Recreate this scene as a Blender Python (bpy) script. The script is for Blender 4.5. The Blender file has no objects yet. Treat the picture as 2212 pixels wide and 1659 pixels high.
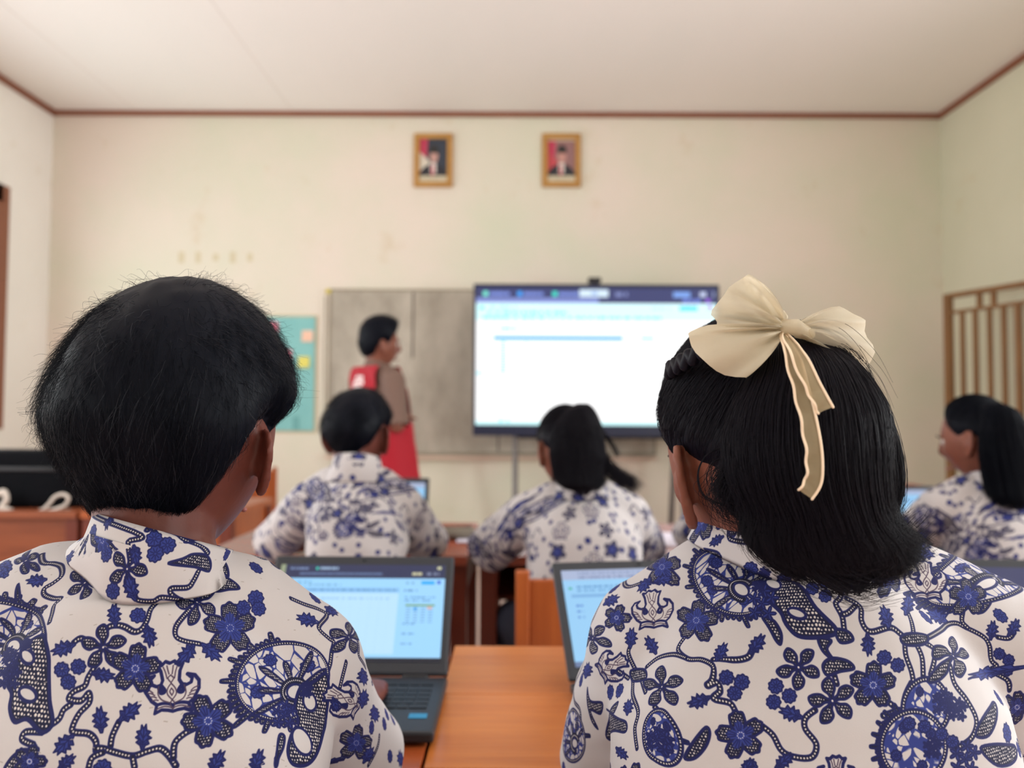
import bpy, bmesh, math, random
import numpy as np
from mathutils import Vector, Matrix, noise
from mathutils.bvhtree import BVHTree

random.seed(7)
rng = np.random.default_rng(7)
scene = bpy.context.scene
COL = scene.collection
V = Vector

# ---------------------------------------------------------------- camera, world, light, exposure
CAM_H = 1.12
F = 1660.0
cam_d = bpy.data.cameras.new('camera')
cam = bpy.data.objects.new('camera', cam_d); COL.objects.link(cam)
cam.location = (0, 0, CAM_H)
PITCH = math.atan2(895 - 829.5, F)
YAW = math.atan2(1112 - 1106, F)
cam.rotation_euler = (Matrix.Rotation(YAW, 4, 'Z') @ Matrix.Rotation(math.pi / 2 + PITCH, 4, 'X') @ Matrix.Rotation(math.radians(0.3), 4, 'Z')).to_euler()
cam_d.sensor_width = 36.0
cam_d.lens = 36.0 * F / 2212.0
cam_d.clip_start = 0.02
cam_d.dof.use_dof = True
cam_d.dof.focus_distance = 0.58
cam_d.dof.aperture_fstop = 4.6
scene.camera = cam

world = bpy.data.worlds.new('world'); scene.world = world
world.use_nodes = True
world.node_tree.nodes['Background'].inputs[0].default_value = (0.92, 0.96, 1.0, 1)
world.node_tree.nodes['Background'].inputs[1].default_value = 2.2

def area(name, loc, rot, sx, sy, power, col=(1, 1, 1)):
    l = bpy.data.lights.new(name, 'AREA'); l.shape = 'RECTANGLE'; l.size = sx; l.size_y = sy
    l.energy = power; l.color = col
    o = bpy.data.objects.new(name, l); COL.objects.link(o)
    o.location = loc; o.rotation_euler = rot
    return o
XL, XR, YF, YB, ZC = -3.55, 3.24, 5.80, -3.0, 3.426
WIN_L = [(-2.0, 0.0), (0.9, 2.6), (3.3, 5.22)]
WIN_R = [(-2.2, -0.4), (0.3, 2.3)]
WZ0, WZ1 = 1.0, 2.62
for i, (a, b) in enumerate(WIN_L):
    area('daylight_left', (XL - 0.16, (a + b) / 2, 1.8), (0, -math.pi / 2 - .22, 0), 1.5, b - a - .1, (46, 66, 24)[i], (.95, 1, 1))
for i, (a, b) in enumerate(WIN_R):
    area('daylight_right', (XR + 0.16, (a + b) / 2, 1.8), (0, math.pi / 2 + .22, 0), 1.5, b - a - .1, (56, 124)[i], (.96, 1, 1))

scene.view_settings.view_transform = 'Standard'
scene.view_settings.look = 'None'
scene.view_settings.exposure = 0.09
scene.view_settings.gamma = 1.0
scene.view_settings.use_curve_mapping = False
scene.cycles.max_bounces = 8
scene.cycles.diffuse_bounces = 5
scene.cycles.transparent_max_bounces = 12
scene.cycles.sample_clamp_indirect = 6.0

# ---------------------------------------------------------------- helpers
RC = cam.rotation_euler.to_matrix()
def P(px, py, d):
    """world point seen at pixel (px, py), at world depth y = d"""
    r = RC @ V(((px - 1106) / F, -(py - 829.5) / F, -1.0))
    return V((0, 0, CAM_H)) + r * (d / r.y)

def link(o, parent=None):
    COL.objects.link(o)
    if parent is not None: o.parent = parent
    return o
def tag(o, label, cat, group=None, kind=None):
    o['label'] = label; o['category'] = cat
    if group: o['group'] = group
    if kind: o['kind'] = kind
    return o
def empty(name, loc=(0, 0, 0), rz=0.0):
    o = bpy.data.objects.new(name, None); COL.objects.link(o)
    o.location = loc; o.rotation_euler = (0, 0, rz)
    return o

class MB:
    """collects vertices and faces of one mesh"""
    def __init__(s): s.v = []; s.f = []; s.m = []
    def add(s, vs, fs, mi=0):
        b = len(s.v); s.v += [tuple(v) for v in vs]
        s.f += [tuple(i + b for i in f) for f in fs]; s.m += [mi] * len(fs)
    def box(s, lo, hi, mi=0):
        x0, y0, z0 = lo; x1, y1, z1 = hi
        s.add([(x0, y0, z0), (x1, y0, z0), (x1, y1, z0), (x0, y1, z0), (x0, y0, z1), (x1, y0, z1), (x1, y1, z1), (x0, y1, z1)],
              [(0, 3, 2, 1), (4, 5, 6, 7), (0, 1, 5, 4), (1, 2, 6, 5), (2, 3, 7, 6), (3, 0, 4, 7)], mi)
    def rings(s, rings, cap=True, closed=True, mi=0):
        n = len(rings[0]); vs = [p for r in rings for p in r]; fs = []
        for i in range(len(rings) - 1):
            for j in range(n if closed else n - 1):
                k = (j + 1) % n
                fs.append((i * n + j, i * n + k, (i + 1) * n + k, (i + 1) * n + j))
        if cap:
            fs.append(tuple(range(n - 1, -1, -1))); fs.append(tuple((len(rings) - 1) * n + j for j in range(n)))
        s.add(vs, fs, mi)
    def loft(s, secs, seg=28, power=2.0, mi=0):
        """secs: (centre, half-axis A, half-axis B) elliptic sections"""
        rs = []
        for c, A, B in secs:
            c, A, B = V(c), V(A), V(B); r = []
            for j in range(seg):
                t = 2 * math.pi * j / seg; ct, st = math.cos(t), math.sin(t)
                r.append(c + A * math.copysign(abs(ct) ** (2 / power), ct) + B * math.copysign(abs(st) ** (2 / power), st))
            rs.append(r)
        s.rings(rs, mi=mi)
    def tube(s, pts, rad, seg=12, caps=True, flat=1.0, up=None, mi=0):
        """round-ended tube along pts; rad a number or one per point; flat scales the second axis"""
        pts = [V(p) for p in pts]; n = len(pts)
        if not hasattr(rad, '__len__'): rad = [rad] * n
        tan = []
        for i in range(n):
            a = pts[max(0, i - 1)]; b = pts[min(n - 1, i + 1)]
            t = (b - a); tan.append(t.normalized() if t.length > 1e-9 else V((0, 0, 1)))
        u = V(up) if up else (V((0, 0, 1)) if abs(tan[0].z) < .9 else V((1, 0, 0)))
        rs = []; fr = []
        for i in range(n):
            u = u - tan[i] * u.dot(tan[i]); u.normalize(); w = tan[i].cross(u); fr.append((u.copy(), w))
        def ring(c, u, w, r): return [c + w * (r * math.cos(2 * math.pi * j / seg)) + u * (r * flat * math.sin(2 * math.pi * j / seg)) for j in range(seg)]
        if caps:
            for a in (75, 50, 25):
                a = math.radians(a); rs.append(ring(pts[0] - tan[0] * rad[0] * math.sin(a), *fr[0], rad[0] * math.cos(a)))
        for i in range(n): rs.append(ring(pts[i], *fr[i], rad[i]))
        if caps:
            for a in (25, 50, 75):
                a = math.radians(a); rs.append(ring(pts[-1] + tan[-1] * rad[-1] * math.sin(a), *fr[-1], rad[-1] * math.cos(a)))
        s.rings(rs, mi=mi)
    def ball(s, c, r, M=None, seg=16, rows=10, mi=0):
        c = V(c); r = V(r) if hasattr(r, '__len__') else V((r, r, r)); rs = []
        for i in range(rows):
            a = math.pi * (i + .5) / rows
            ring = []
            for j in range(seg):
                t = 2 * math.pi * j / seg
                p = V((r.x * math.sin(a) * math.cos(t), r.y * math.sin(a) * math.sin(t), -r.z * math.cos(a)))
                ring.append(c + (M @ p if M else p))
            rs.append(ring)
        s.rings(rs, mi=mi)
    def mesh(s, name):
        me = bpy.data.meshes.new(name); me.from_pydata(s.v, [], s.f); me.update()
        if any(s.m): me.polygons.foreach_set('material_index', s.m)
        return me
    def obj(s, name, mats, parent=None, smooth=False, bevel=0.0, loc=None, rot=None, kind=None):
        me = s.mesh(name)
        for m in (mats if isinstance(mats, (list, tuple)) else [mats]): me.materials.append(m)
        if smooth: me.polygons.foreach_set('use_smooth', [True] * len(me.polygons))
        o = bpy.data.objects.new(name, me); link(o, parent)
        if loc is not None: o.location = loc
        if rot is not None: o.rotation_euler = rot
        if bevel:
            b = o.modifiers.new('bevel', 'BEVEL'); b.width = bevel; b.segments = 2; b.limit_method = 'ANGLE'
        if kind: o['kind'] = kind
        return o

def remeshed(mb, voxel, smooth=6, factor=.5):
    """one continuous surface from overlapping closed volumes"""
    me = mb.mesh('tmp'); o = bpy.data.objects.new('tmp', me); COL.objects.link(o)
    m = o.modifiers.new('r', 'REMESH'); m.mode = 'VOXEL'; m.voxel_size = voxel; m.use_smooth_shade = True
    if smooth:
        m2 = o.modifiers.new('s', 'SMOOTH'); m2.iterations = smooth; m2.factor = factor
    dg = bpy.context.evaluated_depsgraph_get(); dg.update()
    out = bpy.data.meshes.new_from_object(o.evaluated_get(dg), depsgraph=dg)
    bpy.data.objects.remove(o); bpy.data.meshes.remove(me)
    out.materials.clear()
    return out
def co_array(me):
    a = np.empty(len(me.vertices) * 3); me.vertices.foreach_get('co', a); return a.reshape(-1, 3)
def set_co(me, a):
    me.vertices.foreach_set('co', np.ascontiguousarray(a, dtype=np.float32).ravel()); me.update()
def cut(me, co, no, reach):
    """open a clean hem: removes what lies beyond the plane within reach of co"""
    bm = bmesh.new(); bm.from_mesh(me); co, no = V(co), V(no).normalized()
    near = [f for f in bm.faces if (f.calc_center_median() - co).length < reach]
    geo = list({v for f in near for v in f.verts}) + list({e for f in near for e in f.edges}) + near
    bmesh.ops.bisect_plane(bm, geom=geo, plane_co=co, plane_no=no, clear_outer=True)
    bm.to_mesh(me); bm.free()

# ---------------------------------------------------------------- materials
def srgb(r, g, b):
    f = lambda c: (c / 255 / 12.92) if c / 255 <= .04045 else ((c / 255 + .055) / 1.055) ** 2.4
    return (f(r), f(g), f(b), 1)
def mat(name, col, rough=.5, spec=.5, metal=0, **kw):
    m = bpy.data.materials.new(name); m.use_nodes = True
    b = m.node_tree.nodes['Principled BSDF']
    b.inputs['Base Color'].default_value = col if len(col) == 4 else (*col, 1)
    b.inputs['Roughness'].default_value = rough
    b.inputs['Specular IOR Level'].default_value = spec
    b.inputs['Metallic'].default_value = metal
    for k, v in kw.items(): b.inputs[k].default_value = v
    return m
def nodes(m): return m.node_tree.nodes, m.node_tree.links, m.node_tree.nodes['Principled BSDF']
def mix_noise(m, c1, c2, scale, detail=4, lo=.35, hi=.65, stretch=(1, 1, 1), bump=0.0, bump_scale=None, rough=.6, distortion=0.0):
    N, L, b = nodes(m)
    tc = N.new('ShaderNodeTexCoord'); mp = N.new('ShaderNodeMapping'); mp.inputs['Scale'].default_value = stretch
    L.new(tc.outputs['Object'], mp.inputs[0])
    n = N.new('ShaderNodeTexNoise'); n.inputs['Scale'].default_value = scale; n.inputs['Detail'].default_value = detail
    n.inputs['Roughness'].default_value = rough; n.inputs['Distortion'].default_value = distortion
    L.new(mp.outputs[0], n.inputs['Vector'])
    r = N.new('ShaderNodeValToRGB'); r.color_ramp.elements[0].position = lo; r.color_ramp.elements[1].position = hi
    r.color_ramp.elements[0].color = c1; r.color_ramp.elements[1].color = c2
    L.new(n.outputs['Fac'], r.inputs[0]); L.new(r.outputs[0], b.inputs['Base Color'])
    if bump:
        n2 = N.new('ShaderNodeTexNoise'); n2.inputs['Scale'].default_value = bump_scale or scale * 4; n2.inputs['Detail'].default_value = 4
        L.new(mp.outputs[0], n2.inputs['Vector'])
        bp = N.new('ShaderNodeBump'); bp.inputs['Strength'].default_value = bump; bp.inputs['Distance'].default_value = .01
        L.new(n2.outputs['Fac'], bp.inputs['Height']); L.new(bp.outputs[0], b.inputs['Normal'])
    return m, r, mp
def wall_mat(name, c1, c2, stain):
    m, r, mp = mix_noise(mat(name, c1, .75, .25), c1, c2, 1.1, 6, .35, .7, bump=.12, bump_scale=25)
    N, L, b = nodes(m)
    n = N.new('ShaderNodeTexNoise'); n.inputs['Scale'].default_value = 2.6; n.inputs['Detail'].default_value = 8; n.inputs['Roughness'].default_value = .68
    L.new(mp.outputs[0], n.inputs['Vector'])
    rr = N.new('ShaderNodeValToRGB'); rr.color_ramp.elements[0].position = .60; rr.color_ramp.elements[1].position = .78
    L.new(n.outputs['Fac'], rr.inputs[0])
    mx = N.new('ShaderNodeMix'); mx.data_type = 'RGBA'; mx.inputs['B'].default_value = stain
    mu = N.new('ShaderNodeMath'); mu.operation = 'MULTIPLY'; mu.inputs[1].default_value = .62
    L.new(rr.outputs[0], mu.inputs[0]); L.new(mu.outputs[0], mx.inputs['Factor'])
    L.new(r.outputs[0], mx.inputs['A']); L.new(mx.outputs['Result'], b.inputs['Base Color'])
    return m
def wood_mat(name, c1, c2, rough=.35, stretch=(1.2, 14, 14), scale=2.2, spec=.5):
    m, r, mp = mix_noise(mat(name, c1, rough, spec), c1, c2, scale, 7, .3, .72, stretch, bump=.04, bump_scale=scale * 5, distortion=.6)
    return m

M_WALL = wall_mat('wall_paint', srgb(228, 216, 204), srgb(214, 215, 194), srgb(200, 178, 140))
M_WALL_R = wall_mat('wall_paint_right', srgb(218, 216, 194), srgb(212, 211, 188), srgb(205, 190, 150))
M_WALL_L = wall_mat('wall_paint_left', srgb(246, 243, 238), srgb(240, 237, 231), srgb(215, 200, 170))
M_CEIL, _r, _m = mix_noise(mat('ceiling_paint', srgb(226, 216, 206), .85, .1), srgb(242, 237, 233), srgb(236, 234, 229), .8, 4, .3, .7, (1, .35, 1), bump=.05, bump_scale=6)
M_TRIM = wood_mat('cornice_wood', srgb(128, 76, 54), srgb(146, 90, 64), .5)
M_FLOOR = mat('floor_tile', srgb(218, 188, 180), .18, .5)
M_GROUT = mat('floor_grout', srgb(170, 150, 142), .8)
M_DESK = wood_mat('desk_wood', srgb(204, 124, 58), srgb(178, 98, 42), .28)
M_DESK2 = wood_mat('desk_wood_red', srgb(168, 82, 40), srgb(140, 62, 30), .28)
M_DESKM = wood_mat('desk_wood_mid', srgb(170, 88, 66), srgb(150, 72, 52), .22)
M_LEG = wood_mat('desk_leg_wood', srgb(120, 48, 26), srgb(92, 34, 20), .4, (14, 14, 1.2))
M_CASE = mat('case_black', srgb(8, 9, 14), .85, .1)
M_DESKB = wood_mat('desk_wood_brown', srgb(142, 74, 40), srgb(118, 56, 28), .4)
M_CHAIR = wood_mat('chair_wood', srgb(178, 94, 44), srgb(150, 72, 32), .35, (14, 14, 1.2))
M_LATTICE = wood_mat('lattice_wood', srgb(138, 98, 56), srgb(118, 82, 46), .5, (14, 14, 1.2))
M_BLACK = mat('black_plastic', srgb(34, 38, 46), .45)
M_BLACK2 = mat('dark_plastic', srgb(12, 14, 22), .5)
M_KEY = mat('key_plastic', srgb(22, 24, 30), .5)
M_TVB = mat('television_bezel', srgb(26, 34, 62), .4)
M_STEEL = mat('stand_steel', srgb(122, 118, 118), .4, metal=.6)
M_PAPER = mat('paper', srgb(226, 222, 240), .8)
M_WHITE = mat('white_plastic', srgb(210, 200, 190), .5)
M_GOLD = wood_mat('gilt_frame', srgb(190, 142, 74), srgb(170, 122, 58), .4)
M_BOARD, _r, _m = mix_noise(mat('board_face', srgb(190, 176, 154), .45), srgb(146, 138, 124), srgb(190, 182, 168), 2.8, 8, .32, .62, (1, 1, .5), rough=.7)
M_POSTER, _r, _m = mix_noise(mat('poster_card', srgb(130, 190, 190), .7), srgb(124, 186, 186), srgb(136, 196, 194), 2, 3)
M_SKIN = mat('skin', srgb(140, 88, 66), .5, .35)
def skin(name, c1, c2, sss=.2):
    m, r, mp = mix_noise(mat(name, c1, .48, .35), c1, c2, 14, 5, .3, .7, bump=.03, bump_scale=220)
    b = m.node_tree.nodes['Principled BSDF']
    b.inputs['Subsurface Weight'].default_value = sss; b.inputs['Subsurface Radius'].default_value = (1, .25, .12); b.inputs['Subsurface Scale'].default_value = .012
    return m
M_SKIN_A = skin('skin_brown', srgb(104, 54, 44), srgb(92, 46, 38))
M_SKIN_B = skin('skin_tan', srgb(132, 80, 64), srgb(118, 70, 55))
M_HAIR = mat('hair_black', (.0022, .0032, .0075), .5, .10)
M_HAIR2 = mat('hair_brown_black', (.0052, .0042, .0085), .48, .13)
M_HAIR3 = mat('hair_sheen', (.010, .012, .020), .4, .4)
M_EYE = mat('eye_white', srgb(190, 180, 172), .3)
M_IRIS = mat('eye_iris', srgb(40, 24, 18), .15)
M_LIP = mat('lip', srgb(150, 84, 78), .45)
M_TROUSER = mat('trouser_navy', srgb(26, 28, 46), .8)
M_RED = mat('vest_red', srgb(164, 0, 30), .75)
M_BROWN = mat('shirt_brown', srgb(112, 88, 78), .8)
M_SHOE = mat('shoe_black', srgb(20, 20, 22), .5)

def image(name, arr):
    """picture painted by numpy (h, w, 3), row 0 at the bottom, sRGB 0..1"""
    h, w, _ = arr.shape
    im = bpy.data.images.new(name, w, h, alpha=False)
    px = np.ones((h, w, 4), dtype=np.float32); px[..., :3] = arr
    im.pixels.foreach_set(px.ravel()); im.update()
    return im
def image_mat(name, im, rough=.8, emit=0.0, bump=0.0, spec=.3):
    m = mat(name, (.5, .5, .5), rough, spec); N, L, b = nodes(m)
    t = N.new('ShaderNodeTexImage'); t.image = im; t.extension = 'REPEAT'
    if emit:
        b.inputs['Base Color'].default_value = (.01, .01, .012, 1)
        L.new(t.outputs[0], b.inputs['Emission Color']); b.inputs['Emission Strength'].default_value = emit
    else:
        L.new(t.outputs[0], b.inputs['Base Color'])
    if bump:
        tc = N.new('ShaderNodeTexCoord'); n = N.new('ShaderNodeTexNoise'); n.inputs['Scale'].default_value = 900
        L.new(tc.outputs['Object'], n.inputs['Vector'])
        bp = N.new('ShaderNodeBump'); bp.inputs['Strength'].default_value = bump; bp.inputs['Distance'].default_value = .001
        L.new(n.outputs['Fac'], bp.inputs['Height']); L.new(bp.outputs[0], b.inputs['Normal'])
    return m
def flat_uv(me, fu, fv):
    uv = me.uv_layers.new(name='uv'); co = co_array(me)
    li = np.empty(len(me.loops), dtype=np.int32); me.loops.foreach_get('vertex_index', li)
    c = co[li]; uv.data.foreach_set('uv', np.stack([fu(c), fv(c)], 1).astype(np.float32).ravel())

# ---------------------------------------------------------------- painting (numpy)
class Canvas:
    def __init__(s, u0, v0, u1, v1, ppm, base):
        s.u0, s.v0, s.ppm = u0, v0, ppm
        s.w, s.h = int(round((u1 - u0) * ppm)), int(round((v1 - v0) * ppm))
        s.a = np.empty((s.h, s.w, 3), dtype=np.float32); s.a[:] = base
        s.used = np.zeros((s.h, s.w), dtype=bool)
    def win(s, lo, hi):
        x0 = max(0, int((lo[0] - s.u0) * s.ppm) - 3); x1 = min(s.w, int((hi[0] - s.u0) * s.ppm) + 4)
        y0 = max(0, int((lo[1] - s.v0) * s.ppm) - 3); y1 = min(s.h, int((hi[1] - s.v0) * s.ppm) + 4)
        if x1 <= x0 or y1 <= y0: return None
        gx = s.u0 + (np.arange(x0, x1) + .5) / s.ppm; gy = s.v0 + (np.arange(y0, y1) + .5) / s.ppm
        return x0, x1, y0, y1, gx[None, :], gy[:, None]
    def put(s, w, cov, col, mark=True):
        x0, x1, y0, y1 = w[:4]; c = np.clip(cov, 0, 1)[..., None]
        s.a[y0:y1, x0:x1] = s.a[y0:y1, x0:x1] * (1 - c) + np.asarray(col, dtype=np.float32) * c
        if mark: s.used[y0:y1, x0:x1] |= c[..., 0] > .3
    def cov(s, d): return .5 - d * s.ppm
    def disc(s, c, r, col):
        w = s.win((c[0] - r, c[1] - r), (c[0] + r, c[1] + r))
        if w: s.put(w, s.cov(np.hypot(w[4] - c[0], w[5] - c[1]) - r), col)
    @staticmethod
    def dseg(w, pts, closed):
        gx, gy = w[4], w[5]; d = np.full(np.broadcast(gx, gy).shape, 9.)
        n = len(pts)
        for i in range(n if closed else n - 1):
            ax, ay = pts[i]; bx, by = pts[(i + 1) % n]; ex, ey = bx - ax, by - ay; q = ex * ex + ey * ey + 1e-15
            t = np.clip(((gx - ax) * ex + (gy - ay) * ey) / q, 0, 1)
            d = np.minimum(d, np.hypot(gx - ax - t * ex, gy - ay - t * ey))
        return d
    def stroke(s, pts, wd, col, closed=False):
        p = np.asarray(pts, dtype=float); lo = p.min(0) - wd; hi = p.max(0) + wd
        if (hi - lo).max() > .08 and len(p) > 6 and not closed:
            k = len(p) // 2; s.stroke(p[:k + 1], wd, col); s.stroke(p[k:], wd, col); return
        w = s.win(lo, hi)
        if w: s.put(w, s.cov(s.dseg(w, p, closed) - wd / 2), col)
    def sdf(s, w, p):
        gx, gy = w[4], w[5]; d = s.dseg(w, p, True); ins = np.zeros(d.shape, dtype=bool); n = len(p)
        for i in range(n):
            ax, ay = p[i]; bx, by = p[(i + 1) % n]
            if ay == by: continue
            ins ^= ((ay > gy) != (by > gy)) & (gx < (bx - ax) * (gy - ay) / (by - ay) + ax)
        return np.where(ins, -d, d)
    def poly(s, pts, fill=None, line=None, wd=0, dots=None, dotcol=None, dr=0):
        p = np.asarray(pts, dtype=float); w = s.win(p.min(0) - wd, p.max(0) + wd)
        if not w: return
        d = s.sdf(w, p)
        if fill is not None: s.put(w, s.cov(d), fill)
        if dots:
            gx, gy = w[4], w[5]; iy = np.floor(gy / dots); off = (iy % 2) * .5
            ix = np.floor(gx / dots - off)
            hsh = np.modf(np.abs(np.sin(ix * 12.9898 + iy * 78.233) * 43758.5453))[0]
            cx = (ix + off + .5 + (hsh - .5) * .3) * dots; cy = (iy + .5 + (hsh - .5) * .3) * dots
            dd = np.hypot(gx - cx, gy - cy) - dr * (.65 + .6 * hsh)
            s.put(w, np.minimum(s.cov(dd), s.cov(d + wd * .8)), dotcol)
        if line is not None: s.put(w, s.cov(np.abs(d) - wd / 2), line)
def smooth(pts, n=8, closed=False):
    p = [np.asarray(q, dtype=float) for q in pts]; out = []; m = len(p)
    for i in range(m if closed else m - 1):
        if closed: a, b, c, d = p[(i - 1) % m], p[i], p[(i + 1) % m], p[(i + 2) % m]
        else: a, b, c, d = p[max(0, i - 1)], p[i], p[i + 1], p[min(m - 1, i + 2)]
        for k in range(n):
            t = k / n
            out.append(.5 * (2 * b + (c - a) * t + (2 * a - 5 * b + 4 * c - d) * t * t + (3 * b - a - 3 * c + d) * t ** 3))
    if not closed: out.append(p[-1])
    return np.array(out)
C = lambda r, g, b: np.array([r, g, b], dtype=np.float32) / 255
NAVY, BLUE, DARK, CLOTH = C(24, 28, 82), C(44, 56, 126), C(22, 24, 52), C(192, 187, 188)
DOT = C(212, 204, 198)
K = .001      # batik drawing unit: one millimetre
def xf(T, pts):
    c, A = T; p = np.asarray(pts, dtype=float); return p @ np.asarray(A).T + np.asarray(c)
def T_of(u, v, R, a=0.0):
    c, s = math.cos(a), math.sin(a); return (np.array([u, v]), np.array([[c, -s], [s, c]]) * R)
def m_rosette(cv, T):
    t = np.linspace(0, 2 * np.pi, 41)[:-1]; r = 1 + .09 * np.cos(9 * t)
    p = xf(T, np.stack([r * np.cos(t), r * np.sin(t)], 1)); cv.poly(p, BLUE, NAVY, 1.1 * K)
    for k in range(9):
        a = k * 2 * np.pi / 9; cv.stroke(xf(T, [(.2 * np.cos(a), .2 * np.sin(a)), (.75 * np.cos(a), .75 * np.sin(a))]), .7 * K, NAVY)
def m_hibiscus(cv, T):
    t = np.linspace(0, 2 * np.pi, 101)[:-1]
    r = .36 + .64 * np.abs(np.cos(2.5 * t)) ** .55 + .035 * np.cos(20 * t)
    o = np.stack([r * np.cos(t), r * np.sin(t)], 1); R = math.sqrt(abs(np.linalg.det(T[1])))
    cv.poly(xf(T, o), DARK, None, 1.6 * K, 1.75 * K, DOT, .43 * K)
    ri = .30 + .30 * np.abs(np.cos(2.5 * t)) ** .8 + .05 * np.cos(25 * t)
    cv.poly(xf(T, np.stack([ri * np.cos(t), ri * np.sin(t)], 1)), BLUE)
    for k in range(25):
        a = k * 2 * np.pi / 25
        if abs(math.cos(2.5 * a)) > .35: cv.stroke(xf(T, [(.22 * np.cos(a), .22 * np.sin(a)), (.58 * np.cos(a), .58 * np.sin(a))]), .6 * K, NAVY)
    cv.poly(xf(T, o), None, NAVY, 1.5 * K)
    for k in range(9):
        a = k * 2 * np.pi / 9; cv.disc(xf(T, [(.13 * np.cos(a), .13 * np.sin(a))])[0], .45 * K, C(180, 180, 205))
def m_star(cv, T):
    for k in range(5):
        a = k * 2 * np.pi / 5 + .2; c, s = math.cos(a), math.sin(a)
        pet = smooth([(0, .04), (.3, .10), (.55, .28), (.85, .22), (1.0, -.05), (.8, -.2), (.5, -.22), (.25, -.09), (0, -.04)], 5, True)
        pet = np.stack([pet[:, 0] * c - pet[:, 1] * s, pet[:, 0] * s + pet[:, 1] * c], 1)
        cv.poly(xf(T, pet), DARK, NAVY, 1.5 * K, 1.9 * K, DOT, .5 * K)
    cv.disc(T[0], 1.6 * K, NAVY); cv.disc(T[0], .7 * K, DOT)
LEAF = [(0, .06), (.18, .16), (.28, .4), (.4, .22), (.48, .46), (.6, .26), (.72, .42), (.78, .18), (1, .16), (.86, .02), (1.04, -.1), (.8, -.16), (.76, -.4), (.6, -.24), (.5, -.48), (.42, -.24), (.26, -.36), (.18, -.14), (0, -.06)]
def m_leaf(cv, T):
    cv.poly(xf(T, np.array(LEAF) - (.5, 0)), BLUE, NAVY, 1.1 * K)
    for a, b in (((.1, 0), (.8, 0)), ((.3, .05), (.5, .3)), ((.3, -.05), (.5, -.3)), ((.5, .04), (.72, .22)), ((.5, -.04), (.72, -.22)), ((.2, .04), (.3, .2)), ((.2, -.04), (.3, -.2))):
        cv.stroke(xf(T, np.array([a, b]) - (.5, 0)), .8 * K, NAVY)
def m_vine(cv, pts, wd=4.2 * K):
    p = smooth(pts, 6); cv.stroke(p, wd, NAVY); cv.stroke(p, wd * .55, DARK)
    L = np.r_[0, np.cumsum(np.hypot(*np.diff(p, axis=0).T))]
    for q in np.arange(1.5 * K, L[-1], 2.1 * K):
        cv.disc((np.interp(q, L, p[:, 0]), np.interp(q, L, p[:, 1])), .62 * K, DOT)
def m_body(cv, pts, holes=()):
    p = smooth(pts, 5, True); cv.poly(p, DARK, NAVY, 2.6 * K, 2.6 * K, DOT, .82 * K)
    for h in holes: cv.poly(smooth(h, 5, True), CLOTH, NAVY, 2.2 * K)
def m_spot(cv, pts):
    cv.poly(smooth(pts, 5, True), DARK, NAVY, 1.8 * K, 2.0 * K, DOT, .56 * K)
def m_wheel(cv, T, seed=0, spikes=(0, 360), inner=True):
    """crackled disc with a double rim, spikes outside, feathers within"""
    rg = np.random.default_rng(seed); t = np.linspace(0, 2 * np.pi, 61)[:-1]
    e = np.stack([np.cos(t), np.sin(t)], 1); R = math.sqrt(abs(np.linalg.det(T[1])))
    n = 34
    for k in range(n):
        a = math.radians(spikes[0] + (spikes[1] - spikes[0]) * (k + .5) / n); big = k % 4 == 1
        L = (1.30 if big else 1.14) + .05 * rg.random(); wd = .045 if big else .05
        d = np.array([math.cos(a), math.sin(a)]); q = np.array([-d[1], d[0]])
        sp = smooth([d * .98 - q * wd, d * (L - .05) - q * wd, d * L, d * (L - .05) + q * wd, d * .98 + q * wd], 4, True)
        cv.poly(xf(T, sp), DARK, NAVY, 1.3 * K, 1.7 * K, DOT, .45 * K)
    p = xf(T, e); cv.poly(p, CLOTH, NAVY, 3.4 * K)
    w = cv.win(p.min(0), p.max(0))
    if w:
        pts = xf(T, (rg.random((70, 2)) - .5) * 2.1); gx, gy = w[4], w[5]
        d = np.sort(np.stack([np.hypot(gx - a, gy - b) for a, b in pts]), 0); edge = (d[1] - d[0])
        wl = (.5 + .9 * np.sin(gx * 300) * np.cos(gy * 260)) * .8 * K + .7 * K
        cv.put(w, np.minimum(cv.cov(edge - wl), cv.cov(cv.sdf(w, p) + 1 * K)), BLUE)
    cv.stroke(p, 3.6 * K, NAVY, True); cv.stroke(xf(T, e * .985), 1.6 * K, DARK, True)
    for a in np.arange(0, 2 * np.pi, 2.0 * K / R): cv.disc(xf(T, [(np.cos(a) * .985, np.sin(a) * .985)])[0], .55 * K, DOT)
    for k in range(4): m_rosette(cv, (xf(T, [(.62 * math.cos(k * 1.5 + .6), .62 * math.sin(k * 1.5 + .6))])[0], T[1] * .15))
    if inner:
        c = np.array([.28, -.30])
        for k in range(6):
            a = math.radians(40 + k * 34); d = np.array([math.cos(a), math.sin(a)]); q = np.array([-d[1], d[0]]); L = .55 + .22 * (k % 2)
            sp = smooth([c + d * .3 - q * .03, c + d * (.3 + L * .7) - q * .07, c + d * (.3 + L), c + d * (.3 + L * .7) + q * .07, c + d * .3 + q * .03], 4, True)
            cv.poly(xf(T, sp), DARK, NAVY, 1.5 * K, 1.7 * K, DOT, .5 * K)
        cv.stroke(xf(T, c + e[5:45] * .30), 5 * K, DARK)
        for a in np.linspace(.6, 4.5, 26): cv.disc(xf(T, [c + .30 * np.array([np.cos(a), np.sin(a)])])[0], .6 * K, DOT)
        cv.poly(xf(T, c + e * .2), CLOTH, NAVY, 2 * K)
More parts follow.
